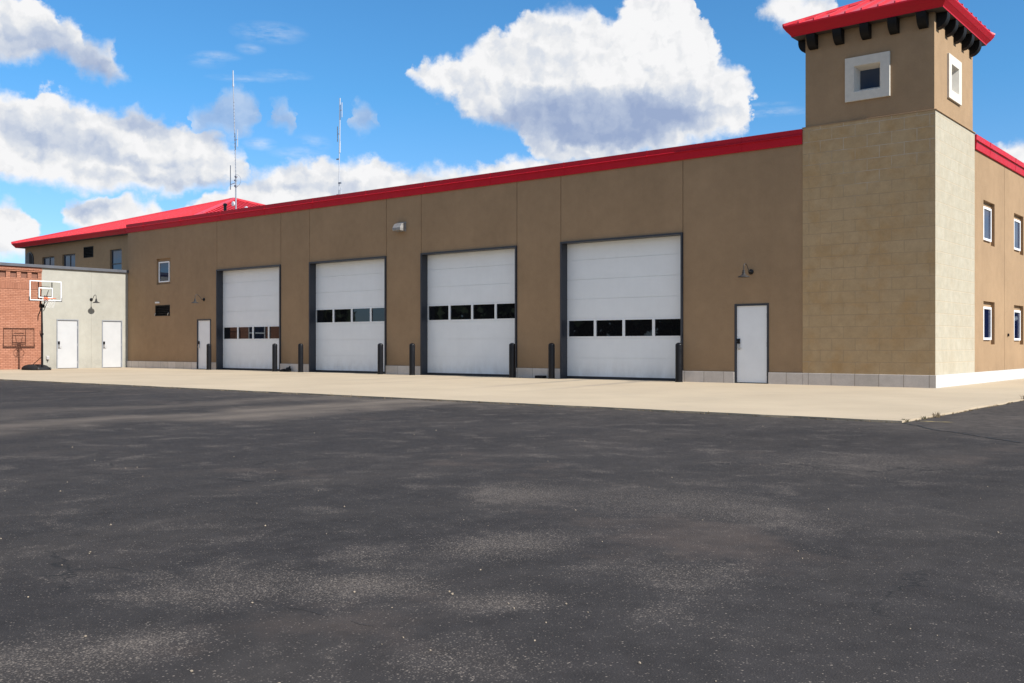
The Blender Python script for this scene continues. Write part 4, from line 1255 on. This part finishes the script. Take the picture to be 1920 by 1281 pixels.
for x, y, n, h, sp, lb in WE:
    mb = MB(); tuft(mb, x, y, AZ, n, h, sp, rnd)
    for q in mb.bm.verts: q.co -= Vector((x, y, AZ))
    o = obj('weed', mb, WEEDM if h < .08 else WEEDD, recalc=False); o.location = (x, y, AZ)
    tag(o, lb, 'weed', 'weeds growing along the apron edge')
mb = MB()
for i in range(190):
    d = 3.0 + 13 * rnd.random() ** 1.6; a = R(rnd.uniform(-31, 31))
    fx, fy = -.62846, .77785; rx_, ry_ = .77785, .62846
    px = EYE.x + d * (fx * math.cos(a) + rx_ * math.sin(a)); py = EYE.y + d * (fy * math.cos(a) + ry_ * math.sin(a))
    if py > -11.6: continue
    if rnd.random() < max(0, (math.degrees(a) + 5) / 45): continue
    r = rnd.uniform(.003, .0065) * (1.5 if rnd.random() < .08 else 1)
    geo = bmesh.ops.create_icosphere(mb.bm, subdivisions=1, radius=r)
    sc = Vector((rnd.uniform(.7, 1.3), rnd.uniform(.7, 1.3), rnd.uniform(.5, .9)))
    for v in geo['verts']: v.co = Vector((v.co.x * sc.x, v.co.y * sc.y, v.co.z * sc.z)) * rnd.uniform(.85, 1.1) + Vector((px, py, AZ + r * .4))
tag(obj('pebbles', mb, PEBM, smooth=False), 'loose pale pebbles scattered over the asphalt', 'pebbles', kind='stuff')

# ------------------------------------------------------------------ the wood across the lot (seen mirrored in the door windows)
mb = MB()
rnd = random.Random(21)
for i in range(46):
    cx = -150 + i * 3.6 + rnd.uniform(-1, 1); cy = -92 + rnd.uniform(-6, 6)
    H = rnd.uniform(8.5, 13.5)
    if 7 <= i <= 11: H = 3.2
    mb.tube([(cx, cy, -.05), (cx + rnd.uniform(-.3, .3), cy, H * .6)], [.28, .1], 6)
    for _ in range(150):
        u = rnd.uniform(-1, 1); a = rnd.uniform(0, 6.283); rr = rnd.random() ** .4
        wv = math.sqrt(1 - u * u)
        c = Vector((cx + 3.0 * rr * wv * math.cos(a), cy + 3.0 * rr * wv * math.sin(a), H * .56 + H * .44 * rr * u))
        n = Vector((rnd.gauss(0, 1), rnd.gauss(0, 1), rnd.gauss(0, 1))).normalized(); t = n.orthogonal().normalized() * rnd.uniform(.5, .95); b = n.cross(t)
        mb.quad(c - t - b * .6, c + t - b, c + t * .8 + b, c - t + b * .7)
for i in range(16):
    cx = 2 + i * 3.6 + rnd.uniform(-1, 1); cy = 92 + rnd.uniform(-5, 5); H = rnd.uniform(8, 11)
    mb.tube([(cx, cy, -.05), (cx + rnd.uniform(-.3, .3), cy, H * .6)], [.28, .1], 6)
    for _ in range(150):
        u = rnd.uniform(-1, 1); a = rnd.uniform(0, 6.283); rr = rnd.random() ** .4
        wv = math.sqrt(1 - u * u)
        c = Vector((cx + 3.0 * rr * wv * math.cos(a), cy + 3.0 * rr * wv * math.sin(a), H * .52 + H * .48 * rr * u))
        n = Vector((rnd.gauss(0, 1), rnd.gauss(0, 1), rnd.gauss(0, 1))).normalized(); t = n.orthogonal().normalized() * rnd.uniform(.5, .95); b = n.cross(t)
        mb.quad(c - t - b * .6, c + t - b, c + t * .8 + b, c - t + b * .7)
tag(obj('tree_belt', mb, LEAFM, recalc=False), 'dark belt of trees far across the asphalt lot', 'trees', kind='stuff')
